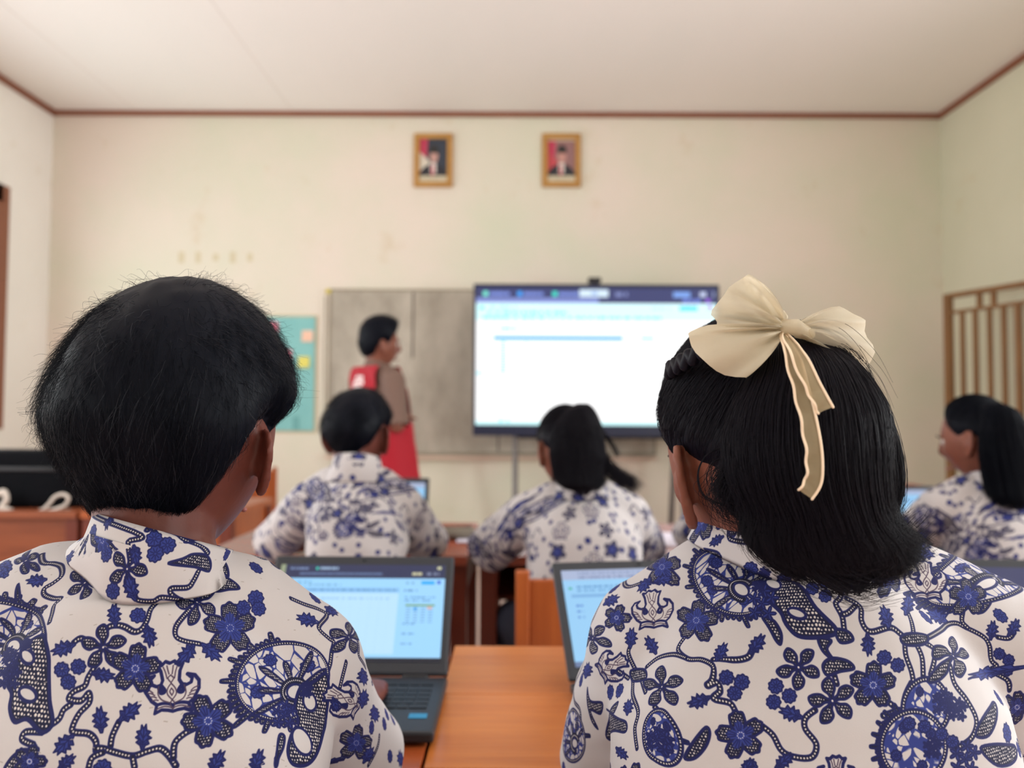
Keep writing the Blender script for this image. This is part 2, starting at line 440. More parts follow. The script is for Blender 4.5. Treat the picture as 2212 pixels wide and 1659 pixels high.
def m_blossoms(cv, T):
    for x, y in ((0, 0), (.55, .35), (-.5, .3), (.35, -.55), (-.45, -.5), (.1, .75)):
        tt = (xf(T, [(x, y)])[0], T[1] * .42); t = np.linspace(0, 2 * np.pi, 41)[:-1]; r = .62 + .38 * np.cos(5 * t)
        cv.poly(xf(tt, np.stack([r * np.cos(t), r * np.sin(t)], 1)), BLUE, NAVY, 1.2 * K); cv.disc(tt[0], .9 * K, NAVY)
def m_emblem(cv, T):
    mir = lambda p: [(-x, y) for x, y in reversed(p)]
    half = [(0, -.62), (.16, -.58), (.36, -.56), (.58, -.66), (.50, -.40), (.66, -.28), (.84, .02), (.86, .28), (.74, .46), (.52, .52), (.66, .38), (.62, .24), (.48, .18), (.34, .20)]
    top = [(.26, .36), (.30, .64), (.40, .86), (.26, .84), (.14, .96), (0, .90)]
    o = half + top; o = np.array(o + mir(o)[:-1] if False else o + [(-x, y) for x, y in reversed(o)][0:])
    cv.poly(xf(T, o), CLOTH, NAVY, 2.0 * K)
    def ln(p, w=.75): cv.stroke(xf(T, smooth(p, 4)), w * K, C(70, 56, 78))
    for sx in (1, -1):
        f = lambda p: [(sx * x, y) for x, y in p]
        cv.stroke(xf(T, smooth(f([(.5, -.4), (.3, -.36), (.1, -.38), (0, -.44)]), 4)), 1.9 * K, NAVY)
        ln(f([(.54, -.54), (.3, -.46), (.1, -.48), (0, -.54)]))
        cv.stroke(xf(T, smooth(f([(.34, .2), (.22, .02), (.34, -.02), (.40, .18)]), 4)), 2.6 * K, NAVY)
        ln(f([(.40, .18), (.44, -.05), (.34, -.24), (.12, -.34)]))
        for k in range(4): ln(f([(.84 - .07 * k, .10 - .12 * k), (.70 - .06 * k, .06 - .10 * k), (.60 - .05 * k, -.02 - .08 * k)]))
        ln(f([(.12, .42), (.16, .62), (.22, .78)])); ln(f([(.05, .56), (.08, .70), (.1, .82)]))
        ln(f([(0, .26), (.12, .1), (.14, -.08), (0, -.26)])); ln(f([(0, .1), (.06, .0), (0, -.12)]))
        ln(f([(0, .52), (.09, .42), (0, .28)])); ln(f([(0, -.26), (.07, -.38), (0, -.54)]))
KINDS = dict(r=m_rosette, h=m_hibiscus, s=m_star, l=m_leaf, e=m_emblem, b=m_blossoms)
def draw_batik(cv, data, seed, specks=0):
    rg = np.random.default_rng(seed)
    for it in data:
        k = it[0]
        if k == 'w': m_wheel(cv, ((it[1], it[2]), np.array([[it[3], it[4]], [it[5], it[6]]])), seed, it[7], it[8])
        elif k == 'v': m_vine(cv, np.array(it[1]).reshape(-1, 2))
        elif k == 'd': m_body(cv, np.array(it[1]).reshape(-1, 2), [np.array(h).reshape(-1, 2) for h in it[2]])
        elif k == 'p': m_spot(cv, np.array(it[1]).reshape(-1, 2))
        else: KINDS[k](cv, ((it[1], it[2]), np.array([[it[3], it[4]], [it[5], it[6]]])))
    # the rest of the cloth, out of the photograph's sight, carries more of the same motifs
    H, W = cv.used.shape
    for tries in range(2600):
        u, v = cv.u0 + rg.random() * W / cv.ppm, cv.v0 + rg.random() * H / cv.ppm
        kind = rg.choice(list('rlhsrlvwe'), p=[.13, .2, .13, .13, .1, .1, .14, .03, .04]); R = dict(r=.0055, l=.019, h=.022, s=.021, w=.036, e=.027, v=.02)[kind]
        x, y, q = int((u - cv.u0) * cv.ppm), int((v - cv.v0) * cv.ppm), int(R * (1.2 if kind == 'w' else .86) * cv.ppm)
        if cv.used[max(0, y - q):y + q, max(0, x - q):x + q].any(): continue
        if tries < 700 and kind in 'rlv': continue
        a = rg.random() * 6.28
        if kind == 'v':
            n = np.arange(6); m_vine(cv, np.stack([u - R + n * R * .4, v + R * .5 * np.sin(n * 1.3 + a)], 1))
        elif kind == 'w': m_wheel(cv, T_of(u, v, R, a), tries)
        else: KINDS[kind](cv, T_of(u, v, R, a if kind != 'e' else 0))
    for k in range(specks):
        u, v = cv.u0 + rg.random() * W / cv.ppm, cv.v0 + rg.random() * H / cv.ppm
        cv.stroke([(u, v), (u + rg.normal(.0014, .0006), v + rg.normal(.0002, .0004))], .5 * K, C(150, 142, 136))
# batik motifs laid out on the cloth, in metres across and up it
BATIK_A = [
('v',[-0.1289,0.0535,-0.1149,0.0441,-0.104,0.0426,-0.0928,0.039,-0.0839,0.0303,-0.0862,0.024,-0.091,0.0195,-0.0877,0.0141,-0.0771,0.0106,-0.0678,0.0095,-0.0702,0.0046,-0.0635,-0.0037,-0.0591,-0.0108]),
('v',[0.0648,0.1566,0.0604,0.1476,0.0563,0.1426,0.044,0.14,0.044,0.1362,0.0535,0.1325,0.0645,0.1313]),
('v',[0.0167,0.1307,0.0204,0.127,0.0316,0.1285,0.0377,0.1325,0.0527,0.1331]),
('v',[0.0294,0.0077,0.0225,-0.0007,0.0198,-0.0098,0.0163,-0.0167,0.0117,-0.0184,0.0049,-0.0154,-0.0005,-0.0142,-0.0067,-0.0154,-0.0088,-0.02]),
('v',[0.0563,0.0022,0.0479,-0.0063,0.0419,-0.014,0.0411,-0.0211,0.0472,-0.0242,0.0595,-0.0255]),
('v',[-0.0295,-0.0256,-0.0248,-0.0229,-0.0157,-0.0263]),
('v',[-0.0092,-0.0378,-0.0129,-0.0454,-0.014,-0.0508,-0.0207,-0.0542,-0.0227,-0.0584,-0.0141,-0.0593,-0.0102,-0.055,-0.0081,-0.0602,-0.0132,-0.0665,-0.0155,-0.0737,-0.014,-0.0768,-0.0042,-0.0779,0.0014,-0.0822,0.0025,-0.0874]),
('v',[-0.0315,-0.0737,-0.0262,-0.0699,-0.0246,-0.0647,-0.0204,-0.0615]),
('v',[0.0115,-0.085,0.0115,-0.0792,0.0139,-0.0715]),
('v',[0.0023,-0.0864,0.007,-0.0865,0.0157,-0.0889,0.0266,-0.0911,0.0353,-0.0889,0.0428,-0.088,0.0491,-0.0927,0.0539,-0.0989]),
('v',[0.0517,-0.094,0.0511,-0.0857,0.0557,-0.081,0.0613,-0.0785]),
('v',[0.0074,-0.0886,0.0009,-0.0917,-0.0005,-0.0981]),
('v',[0.0267,-0.0916,0.0287,-0.0976]),
('v',[0.1556,0.0262,0.1689,0.0236,0.1862,0.0219,0.1925,0.0177,0.1784,0.0054,0.1775,0.0002,0.1855,-0.0059,0.1894,-0.0077,0.1843,-0.0178,0.1809,-0.0272,0.1755,-0.0366]),
('v',[0.2298,0.0139,0.2276,-0.001,0.2238,-0.0134,0.2405,-0.0181]),
('v',[0.0242,0.1801,0.0355,0.1792,0.0423,0.1759,0.057,0.1736,0.0661,0.1692]),
('v',[0.0067,0.153,0.0011,0.1637,0.002,0.1719,-0.1281,0.1784]),
('v',[-0.0356,-0.0775,-0.0476,-0.0782,-0.0488,-0.0823,-0.0397,-0.0847]),
('v',[0.2734,-0.0938,0.2855,-0.0767,0.2876,-0.0667]),
('v',[0.2008,-0.0228,0.1947,-0.0355,0.1904,-0.0475]),
('w',0.1319,-0.0455,0.04562,0.00773,0.00632,0.03128,(95,305),True),
('w',-0.108,-0.0173,0.053,-0.0233,-0.00415,0.0279,(40,140),True),
('d',[0.1511,-0.0467,0.1622,-0.0435,0.1747,-0.0352,0.1779,-0.0449,0.1764,-0.0686,0.1649,-0.0846,0.1532,-0.1009,0.141,-0.1085,0.1275,-0.1087,0.1233,-0.1005,0.1289,-0.0881,0.1394,-0.0761,0.1386,-0.0648],[[0.1642,-0.0569,0.1638,-0.0623,0.1585,-0.066,0.1527,-0.0655,0.15,-0.0611,0.1514,-0.0554,0.1558,-0.0519,0.1607,-0.0526],[0.1483,-0.0879,0.149,-0.0956,0.1444,-0.1006,0.1367,-0.1002,0.1308,-0.0946,0.1304,-0.0869,0.1353,-0.0817,0.1427,-0.0821]]),
('d',[-0.069,-0.0261,-0.0567,-0.0211,-0.0468,-0.0326,-0.0418,-0.0455,-0.0362,-0.06,-0.0299,-0.0726,-0.0362,-0.0777,-0.0489,-0.0712,-0.0581,-0.0734,-0.0653,-0.0663,-0.0674,-0.0582,-0.0735,-0.0524,-0.0712,-0.0422],[[-0.059,-0.0337,-0.0568,-0.0369,-0.0581,-0.0396,-0.0621,-0.04,-0.0665,-0.0381,-0.0693,-0.0347,-0.0689,-0.0316,-0.0636,-0.0317],[-0.0471,-0.0596,-0.0501,-0.0615,-0.0556,-0.0611,-0.0604,-0.0586,-0.0616,-0.0555,-0.0584,-0.0535,-0.0528,-0.0539,-0.0482,-0.0565]]),
('p',[0.1173,-0.089,0.1226,-0.0886,0.1201,-0.0968,0.1146,-0.105,0.1126,-0.1108,0.1121,-0.1045]),
('p',[0.0708,0.024,0.0801,0.0325,0.0906,0.0365,0.1004,0.0328,0.1048,0.0267,0.0945,0.0242,0.0828,0.0213]),
('p',[0.0369,0.1562,0.0459,0.1618,0.0532,0.1667,0.0651,0.1676,0.0738,0.1621,0.0754,0.1559,0.0596,0.1577]),
('p',[-0.1186,0.0246,-0.1159,0.0175,-0.111,0.0105,-0.1098,0.0142]),
('p',[-0.057,-0.1015,-0.0537,-0.0929,-0.0456,-0.0876,-0.0369,-0.0896,-0.0368,-0.096,-0.0438,-0.0995]),
('p',[0.0927,0.0481,0.0978,0.0521,0.0991,0.0457,0.0972,0.0366,0.0937,0.0387,0.0894,0.038]),
('p',[-0.15,0.185,0.0414,0.1829,0.0489,0.1768,0.0425,0.1734,0.0365,0.1784]),
('e',0.0434,-0.0556,0.01948,-0.00502,-0.00011,0.01882),
('e',0.2066,-0.0521,0.01359,-0.03427,0.01656,0.00271),
('s',-0.058,0.0229,-0.00157,-0.01879,0.01335,0.00823),
('s',0.0066,0.1459,-0.01391,0.00826,-0.00826,-0.01391),
('s',0.0645,0.0097,0.0193,-0.00307,0.01244,0.01723),
('s',-0.0073,-0.0278,-0.0008,-0.01658,0.01371,0.0022),
('s',0.2119,0.0007,0.01835,-0.02567,0.01871,-0.00132),
('s',-0.1348,0.047,0.00692,-0.02448,0.00397,0.01438),
('s',-0.0519,0.1113,0.00297,-0.00848,0.00848,0.00297),
('s',0.0146,0.18,0.00662,-0.00125,0.00125,0.00662),
('h',0.0889,-0.0091,0.0252,-0.00352,0.01123,0.0196),
('h',0.0174,-0.0408,0.01556,-0.00604,0.00221,0.01476),
('h',0.0689,-0.0752,0.01034,-0.01244,0.00818,0.01323),
('h',0.2415,-0.0788,0.02929,-0.01318,0.00578,0.01222),
('h',-0.0398,-0.094,0.0116,-0.00206,0.00059,0.0094),
('r',0.0198,0.1706,0.00559,-0.00106,0.00106,0.00559),
('r',0.0309,0.1685,0.00559,-0.00106,0.00106,0.00559),
('r',0.0244,0.1607,0.00559,-0.00106,0.00106,0.00559),
('r',0.1185,0.02,0.0072,0.00128,0.00107,0.0065),
('r',0.1054,0.0103,0.00627,0.00093,0.00078,0.00576),
('r',0.1195,0.0113,0.00633,0.00089,0.00084,0.00562),
('r',-0.0333,-0.042,0.00519,-0.00134,0.00024,0.00406),
('r',-0.0218,-0.0397,0.00504,-0.00123,0.00016,0.0041),
('r',-0.0263,-0.0488,0.00505,-0.00126,0.0002,0.00402),
('r',-0.1556,0.0447,0.00952,-0.01262,-0.00124,0.00724),
('r',-0.148,0.0375,0.0074,-0.00834,-0.00072,0.0061),
('l',-0.0638,0.1397,-0.00874,-0.00821,0.01216,-0.0059),
('l',-0.1036,0.0269,-0.01726,0.01173,-0.00087,-0.01252),
('l',0.0132,0.1338,-0.01084,-0.01018,0.01508,-0.00732),
('l',-0.0051,-0.0064,-0.00647,-0.01089,0.01734,-0.00105),
('l',0.0219,-0.0206,0.00552,0.00974,-0.01415,0.00144),
('l',-0.036,-0.0293,-0.01561,0.00706,-0.00573,-0.00907),
('l',-0.0033,-0.0443,0.01597,-0.0005,-0.00224,0.00891),
('l',0.0492,-0.033,-0.01135,0.00861,-0.01323,-0.00751),
('l',0.0678,-0.0304,0.01364,0.01039,-0.01077,0.01068),
('l',0.1677,0.0088,-0.02166,-0.00876,0.0018,-0.01435),
('l',0.0018,-0.0702,-0.00465,-0.0108,0.0143,-0.00072),
('l',0.0191,-0.0665,0.01026,-0.00885,0.00889,0.00789),
('l',0.0312,-0.081,-0.00172,-0.01021,0.01342,0.00147),
('l',-0.0184,-0.0835,-0.00943,0.00968,-0.0102,-0.00692),
('l',0.0777,-0.0999,0.0059,-0.00887,0.01159,0.0063),
('l',0.1013,-0.1041,0.00317,-0.00864,0.01187,0.00536),
('l',-0.0243,0.1751,0.00251,0.00894,-0.01325,0.00169),
('l',0.01,0.1564,0.00765,0.00869,-0.01288,0.00516),
('l',0.2141,-0.0956,0.01253,-0.03464,0.0065,-0.00481),
('l',0.2693,-0.0856,0.01154,-0.02373,0.01465,0.00277),
('l',0.2356,-0.0451,0.00285,-0.03187,0.01499,-0.00486),
('l',0.2322,-0.0281,0.00895,0.03406,-0.01105,0.01036),
('l',0.2731,-0.0496,0.00951,0.03261,-0.01246,0.00784),
('l',-0.0153,-0.0942,0.00889,-0.00648,0.00761,0.00628),
('l',0.2025,0.0247,0.01283,0.01682,-0.00478,0.01377),
('l',0.1867,-0.0576,0.00737,0.0111,-0.00952,0.00385),
('b',0.126,-0.0732,0.014,0.00251,0.00136,0.01065),
('b',0.1543,-0.0506,0.00798,0.00088,0.00082,0.00609),
('b',-0.0733,-0.0491,0.01108,-0.0031,0.00116,0.00735),
('b',-0.0698,-0.0274,0.00797,-0.00504,-0.00055,0.00548),
('b',-0.0818,-0.0358,0.01291,-0.00736,-0.001,0.00758)]
BATIK_B = [
('v',[-0.2296,0.0461,-0.2077,0.0289,-0.192,0.0286,-0.173,0.0295]),
('v',[-0.1201,-0.03,-0.1252,-0.0402,-0.1119,-0.05,-0.0974,-0.0523,-0.0854,-0.0586,-0.086,-0.0672,-0.0901,-0.0716,-0.0835,-0.0686,-0.0822,-0.0735,-0.0871,-0.0786,-0.0769,-0.0797,-0.0737,-0.085]),
('v',[-0.1589,-0.0504,-0.1463,-0.0445,-0.1286,-0.0443,-0.1145,-0.0488]),
('v',[-0.1797,-0.0289,-0.1821,-0.0367,-0.1733,-0.05,-0.167,-0.0544]),
('v',[-0.0872,-0.0529,-0.0714,-0.0534,-0.0611,-0.0508,-0.0573,-0.0464]),
('v',[-0.0206,-0.0796,-0.028,-0.0847,-0.0289,-0.0913,-0.0228,-0.1002,-0.0266,-0.1082,-0.0378,-0.109,-0.0459,-0.1057,-0.0508,-0.0966,-0.0568,-0.0917]),
('v',[0.0206,0.008,0.012,-0.0068,0.0068,-0.0123,0.0097,-0.0214,0.0096,-0.0298,0.0114,-0.036]),
('v',[0.0168,-0.0076,0.0254,-0.0136,0.0235,-0.0242,0.0284,-0.0312,0.0444,-0.029,0.052,-0.0335,0.056,-0.0378]),
('v',[0.0217,-0.0137,0.015,-0.0186,0.0107,-0.02]),
('v',[0.0535,-0.0397,0.0522,-0.047,0.0537,-0.0564,0.0535,-0.0629]),
('v',[0.0632,-0.041,0.065,-0.0491,0.0623,-0.0602]),
('v',[0.0715,-0.0404,0.0781,-0.0464,0.0686,-0.06]),
('v',[0.0746,-0.0125,0.0699,-0.0231,0.0631,-0.0342]),
('v',[0.075,-0.037,0.1057,-0.0266,0.1367,-0.0169,0.1487,-0.0198,0.1622,-0.0264,0.1662,-0.0332,0.1669,-0.045,0.1714,-0.0498,0.1658,-0.0534,0.1791,-0.0597,0.1828,-0.0678]),
('v',[0.1509,-0.0056,0.1471,-0.0146,0.1506,-0.0198]),
('v',[0.175,-0.027,0.1834,-0.0277,0.1894,-0.0224]),
('v',[0.0884,-0.0562,0.0874,-0.067,0.0944,-0.078,0.0975,-0.0897,0.0903,-0.0992,0.0762,-0.1042]),
('v',[0.0514,-0.0641,0.0438,-0.0727,0.0425,-0.0826]),
('v',[-0.1348,-0.0863,-0.1188,-0.098,-0.1124,-0.1044,-0.1143,-0.116,-0.1202,-0.1253]),
('v',[-0.1737,-0.0598,-0.167,-0.0728,-0.1526,-0.0888,-0.1542,-0.102,-0.1491,-0.1171]),
('v',[-0.1951,-0.0491,-0.1804,-0.0571]),
('v',[-0.1614,-0.0607,-0.1499,-0.0732]),
('v',[-0.0034,-0.0588,-0.0028,-0.0634]),
('v',[0.0279,-0.0722,0.0356,-0.0787,0.0255,-0.0823]),
('v',[-0.0723,0.1097,-0.0698,0.1026,-0.0562,0.0995,-0.0487,0.0999]),
('v',[-0.0497,0.1042,-0.0504,0.0984,-0.0444,0.0931]),
('v',[-0.252,0.0335,-0.2393,0.0182,-0.2526,0.0011,-0.2707,-0.0132,-0.2774,-0.0266,-0.2988,-0.0423,-0.2924,-0.0578,-0.2757,-0.0685,-0.2783,-0.0811]),
('v',[-0.3351,-0.0533,-0.2884,-0.0931]),
('v',[-0.1201,-0.0087,-0.1039,-0.0152,-0.109,-0.0259]),
('w',-0.0917,0.0168,0.03643,-0.01904,-0.00489,0.03404,(60,310),True),
('w',0.2203,0.0364,0.0172,0.10058,-0.01621,0.03546,(100,330),True),
('w',0.059,-0.0784,0.01785,0.00585,-0.00125,0.01632,(0,1),False),
('w',0.0446,-0.1009,0.02352,0.00345,-0.00088,0.02085,(110,250),False),
('w',-0.1267,-0.1083,0.01566,-0.00284,-0.00061,0.01866,(0,1),False),
('w',-0.3072,-0.0869,0.03315,0.00451,-0.00437,0.02315,(0,1),True),
('d',[-0.0623,0.0325,-0.04,0.0162,-0.0189,0.0017,-0.0082,-0.0158,0.004,-0.0298,-0.0039,-0.0343,-0.0222,-0.0352,-0.0302,-0.0294,-0.0359,-0.0184,-0.0522,-0.0044,-0.0564,0.0054,-0.0562,0.0171],[[-0.0397,0.0036,-0.0424,0.0015,-0.0477,0.0025,-0.0529,0.0061,-0.0558,0.0108,-0.0544,0.0138,-0.0486,0.0125,-0.0417,0.0079],[-0.0167,-0.0218,-0.0196,-0.0234,-0.0243,-0.0229,-0.0285,-0.0203,-0.0301,-0.0169,-0.0272,-0.0152,-0.0217,-0.0163,-0.0173,-0.0191]]),
('p',[-0.0506,-0.021,-0.0399,-0.0252,-0.0356,-0.0331,-0.0372,-0.0405,-0.0402,-0.0382,-0.0437,-0.0302]),
('p',[-0.0104,-0.0524,-0.0035,-0.0478,0.0077,-0.0494,0.0113,-0.0541,0.0009,-0.0561,-0.0086,-0.0586]),
('p',[-0.1091,-0.1194,-0.103,-0.1077,-0.0943,-0.0968,-0.0918,-0.1001,-0.0948,-0.1088,-0.1022,-0.1177]),
('p',[0.094,-0.0984,0.1037,-0.0893,0.1247,-0.0831,0.121,-0.0903,0.1065,-0.1003]),
('p',[0.0962,-0.1066,0.1136,-0.1071,0.1348,-0.1143,0.1322,-0.1215,0.1095,-0.1195]),
('p',[-0.2526,-0.0538,-0.2467,-0.0658,-0.2243,-0.0707,-0.2333,-0.078,-0.2507,-0.0731,-0.246,-0.0884,-0.2548,-0.0786]),
('p',[-0.1898,-0.0757,-0.1947,-0.0848,-0.2187,-0.0766,-0.1832,-0.0901,-0.1673,-0.0956,-0.1676,-0.1031,-0.1909,-0.0993,-0.2341,-0.0981,-0.2272,-0.087]),
('p',[-0.1783,-0.0512,-0.1608,-0.0525,-0.1553,-0.0616,-0.1735,-0.0604]),
('p',[0.0535,-0.0343,0.0773,-0.0342,0.0712,-0.041,0.0533,-0.0403]),
('p',[-0.0102,-0.0356,-0.0013,-0.0367,-0.0054,-0.0422,-0.0022,-0.0489,-0.0087,-0.0437]),
('p',[0.0033,-0.0298,0.0124,-0.0312,0.0144,-0.0366,0.0047,-0.038]),
('p',[-0.097,0.0943,-0.0805,0.0923,-0.0771,0.0874,-0.0878,0.0888]),
('e',-0.1647,-0.0029,0.02511,-0.00847,-0.00082,0.02261),
('e',0.1265,0.0161,0.0257,0.01129,0.00258,0.02297),
('e',-0.0122,-0.1203,0.01563,0.0018,0.00067,0.01403),
('e',-0.2067,-0.0451,0.01258,0.02437,-0.01491,0.00419),
('h',-0.172,0.0425,0.01989,-0.02207,0.00212,0.02409),
('h',-0.1134,-0.0171,0.02188,-0.01154,3e-05,0.02043),
('h',-0.072,-0.0986,0.01422,-0.00686,0.00921,0.01226),
('h',0.0227,-0.0641,0.01702,-0.00108,0.00353,0.01347),
('h',0.0859,0.0189,0.03624,0.00771,0.01649,0.01647),
('h',0.1618,0.0065,0.02212,0.00315,0.00705,0.01618),
('h',0.1989,-0.0797,0.01507,-0.01163,0.00037,0.0111),
('h',-0.2034,-0.0033,0.01779,-0.00387,-0.00282,0.01268),
('h',0.1579,0.0577,0.03463,0.04247,0.00863,0.02616),
('h',-0.0654,0.1145,0.00936,-0.00556,0.00556,0.00936),
('s',-0.0274,-0.0543,0.01313,-0.00782,0.00926,0.00993),
('s',-0.0078,-0.0739,0.01648,-0.00298,0.0054,0.01333),
('s',-0.1323,-0.0708,0.02238,-0.01069,0.00066,0.01818),
('s',0.0982,-0.0492,0.03054,0.01694,0.00286,0.01786),
('s',-0.2374,-0.0149,0.02361,-0.02613,0.00312,0.01646),
('r',-0.0099,0.0009,0.00527,0.00061,-0.0001,0.00526),
('r',0.0026,0.0063,0.0057,0.00182,4e-05,0.00569),
('r',-0.0,-0.0057,0.00489,0.00088,0.0,0.00505),
('r',0.0351,-0.0477,0.00505,0.00103,-0.00012,0.00413),
('r',0.0442,-0.0526,0.00495,0.00103,-0.00016,0.00397),
('r',-0.0767,-0.0647,0.00439,0.00064,0.00063,0.00406),
('r',-0.0671,-0.0662,0.00474,0.00067,0.0005,0.00434),
('r',-0.0728,-0.0735,0.00443,0.00061,0.0005,0.00402),
('r',-0.0447,-0.0667,0.00464,0.00071,0.00032,0.00417),
('r',-0.0367,-0.072,0.00449,0.00068,0.00027,0.00402),
('r',-0.0478,-0.0763,0.00448,0.00066,0.00031,0.00398),
('r',0.1738,-0.0402,0.00429,0.00024,4e-05,0.00419),
('r',0.1807,-0.0451,0.00402,8e-05,-0.0,0.00415),
('r',0.1798,-0.0531,0.00359,0.0,-2e-05,0.00381),
('r',0.0431,-0.0871,0.00438,0.00076,-0.00012,0.00359),
('r',0.054,-0.0894,0.00449,0.00076,-0.00019,0.00361),
('r',0.066,-0.0948,0.00473,0.00075,-0.00037,0.00363),
('r',0.0736,-0.1,0.00478,0.00075,-0.00041,0.00363),
('r',-0.0671,-0.1176,0.00419,0.0003,0.00048,0.00402),
('r',-0.0844,0.1141,0.00311,-0.00059,0.00059,0.00311),
('r',-0.1112,0.0368,0.00492,-0.00162,-0.00045,0.00528),
('r',-0.1153,0.0197,0.0053,-0.0014,-0.00068,0.00499),
('l',-0.1842,0.0262,-0.00743,0.01665,-0.01289,-0.01112),
('l',-0.1635,0.0273,0.02031,-0.00793,-0.00037,0.01334),
('l',-0.2199,0.0162,0.01818,-0.01815,0.00489,0.01458),
('l',-0.1576,-0.0328,-0.01425,-0.0115,0.01608,-0.00441),
('l',-0.081,-0.0477,0.00583,-0.01197,0.01341,0.00642),
('l',-0.0534,-0.042,0.01051,-0.0074,0.01249,0.00469),
('l',-0.1811,-0.0242,-0.00109,-0.01525,0.01686,0.00267),
('l',-0.0122,0.0759,-0.01054,-0.00827,0.01225,-0.00712),
('l',0.0457,-0.0209,0.00384,-0.01689,0.01655,-0.00516),
('l',0.0837,-0.007,0.03184,-0.02266,0.02274,-0.00199),
('l',0.1197,-0.0131,-0.02088,-0.03104,0.00722,-0.01557),
('l',0.025,-0.0391,-0.00168,0.01095,-0.01357,0.0007),
('l',0.1716,-0.0218,0.00656,-0.01024,0.01523,0.00159),
('l',0.1908,-0.0191,0.01487,-0.0074,0.01422,0.00516),
('l',0.1518,-0.057,-0.09105,-0.02451,-0.01473,-0.01456),
('l',-0.0964,-0.0815,-0.01442,0.00214,-0.00704,-0.00775),
('l',-0.037,-0.0826,-0.01447,-0.00512,0.00412,-0.00941),
('l',-0.0834,0.1017,-0.0133,0.00432,-0.0064,-0.00897),
('l',-0.0451,-0.1122,0.01159,-0.00541,0.00934,0.00627),
('l',-0.0692,-0.1185,0.00719,-0.0072,0.01145,0.00328),
('l',-0.2539,-0.0386,0.00965,-0.036,0.01096,0.00999),
('l',0.134,0.0445,-0.02769,-0.00711,-0.0116,-0.0119),
('l',0.1509,0.0465,0.02047,0.02253,-0.00111,0.01602),
('l',0.0297,0.0051,0.01527,0.01755,-0.00571,0.01306),
('l',-0.1681,-0.0835,-0.00157,-0.01714,0.01272,0.0038),
('l',-0.1725,-0.1184,0.02059,0.0128,-0.01046,0.0044),
('l',-0.1197,-0.1133,0.00556,0.0073,-0.00892,0.00635),
('l',-0.0856,0.1183,0.00302,-0.00582,0.00862,0.00204),
('b',-0.0529,-0.0099,0.01531,-0.00322,-0.00141,0.015),
('b',-0.0606,0.0069,0.00693,-0.0021,-0.00087,0.00703),
('b',-0.0404,0.0729,0.00587,-0.00111,0.00111,0.00587),
('b',0.0734,-0.077,0.0105,0.00275,-0.00082,0.00732),
('b',0.0834,-0.0823,0.00959,0.00264,-0.00103,0.00619),
('b',0.0818,-0.1113,0.014,0.00214,-0.00147,0.01031),
('b',-0.1274,-0.1121,0.0136,-0.00128,-0.00059,0.00959),
('b',0.0578,-0.1028,0.00809,0.00115,-0.00047,0.00651)]
# ================================================================ THE SETTING
def wall_with_openings(name, x, out, wins, m):
    mb = MB(); a, b = (x, x + out * .14) if out > 0 else (x + out * .14, x)
    ys = [YB] + [t for w in wins for t in w] + [YF + .14]
    for i in range(0, len(ys), 2): mb.box((a, ys[i], 0), (b, ys[i + 1], ZC + .1))
    for y0, y1 in wins:
        mb.box((a, y0, 0), (b, y1, WZ0)); mb.box((a, y0, WZ1), (b, y1, ZC + .1))
    o = mb.obj(name, m); o['kind'] = 'structure'; return o
wall_left = wall_with_openings('wall_left', XL, -1, WIN_L, M_WALL_L)
wall_right = wall_with_openings('wall_right', XR, 1, WIN_R, M_WALL_R)
mb = MB(); mb.box((XL, YF, 0), (XR, YF + .14, ZC + .1)); wall_front = mb.obj('wall_front', M_WALL); wall_front['kind'] = 'structure'
mb = MB(); mb.box((XL, YB - .14, 0), (XR, YB, ZC + .1)); o = mb.obj('wall_back', M_WALL); o['kind'] = 'structure'
mb = MB(); mb.box((XL - .14, YB - .14, ZC), (XR + .14, YF + .14, ZC + .1)); o = mb.obj('ceiling', M_CEIL); o['kind'] = 'structure'
for x in (-2.91, -1.71):
    mb = MB(); mb.box((x - .003, YB, ZC - .001), (x + .003, YF, ZC)); mb.obj('panel_joint', mat('panel_joint', srgb(222, 215, 209), .85), o)
M_MARK = mat('tape_mark', srgb(206, 196, 166), .8)
for px, w, h in ((392, 13, 24), (428, 11, 24), (466, 12, 15), (503, 12, 24), (540, 11, 18)):
    p = P(px, 556, YF); mb = MB(); mb.box((p.x - w / 570, YF - .002, p.z - h / 570), (p.x + w / 570, YF, p.z + h / 570)); mb.obj('tape_mark', M_MARK, wall_front)
# floor: grout bed with square tiles
mb = MB(); mb.box((XL - .14, YB - .14, -.1), (XR + .14, YF + .14, -.004)); floor = mb.obj('floor', M_GROUT); floor['kind'] = 'structure'
TS = .3; tile_me = None; field = MB()
for i in range(24):
    for j in range(30):
        x0, y0 = XL + i * TS, YF - (j + 1) * TS
        if x0 > XR or y0 < YB: continue
        x1 = min(x0 + TS, XR) - .004
        if -2.3 < x0 < .1 and y0 > 3.3 and x1 - x0 > .29:
            if tile_me is None:
                t = MB(); t.box((0, 0, -.008), (TS - .004, TS - .004, 0)); tile_me = t.mesh('tile'); tile_me.materials.append(M_FLOOR)
            o = bpy.data.objects.new('tile', tile_me); link(o, floor); o.location = (x0, y0, 0)
        else: field.box((x0, y0, -.008), (x1, y0 + TS - .004, 0))
field.obj('tile_field', M_FLOOR, floor, kind='stuff')
# cornice strips
for k, (lo, hi) in enumerate((((XL, YF - .03, ZC - .036), (XR, YF, ZC)), ((XL, YB, ZC - .04), (XL + .03, YF, ZC)), ((XR - .03, YB, ZC - .04), (XR, YF, ZC)))):
    mb = MB(); mb.box(lo, hi); o = mb.obj('trim_%d' % (k + 1), M_TRIM, bevel=.004); o['kind'] = 'structure'
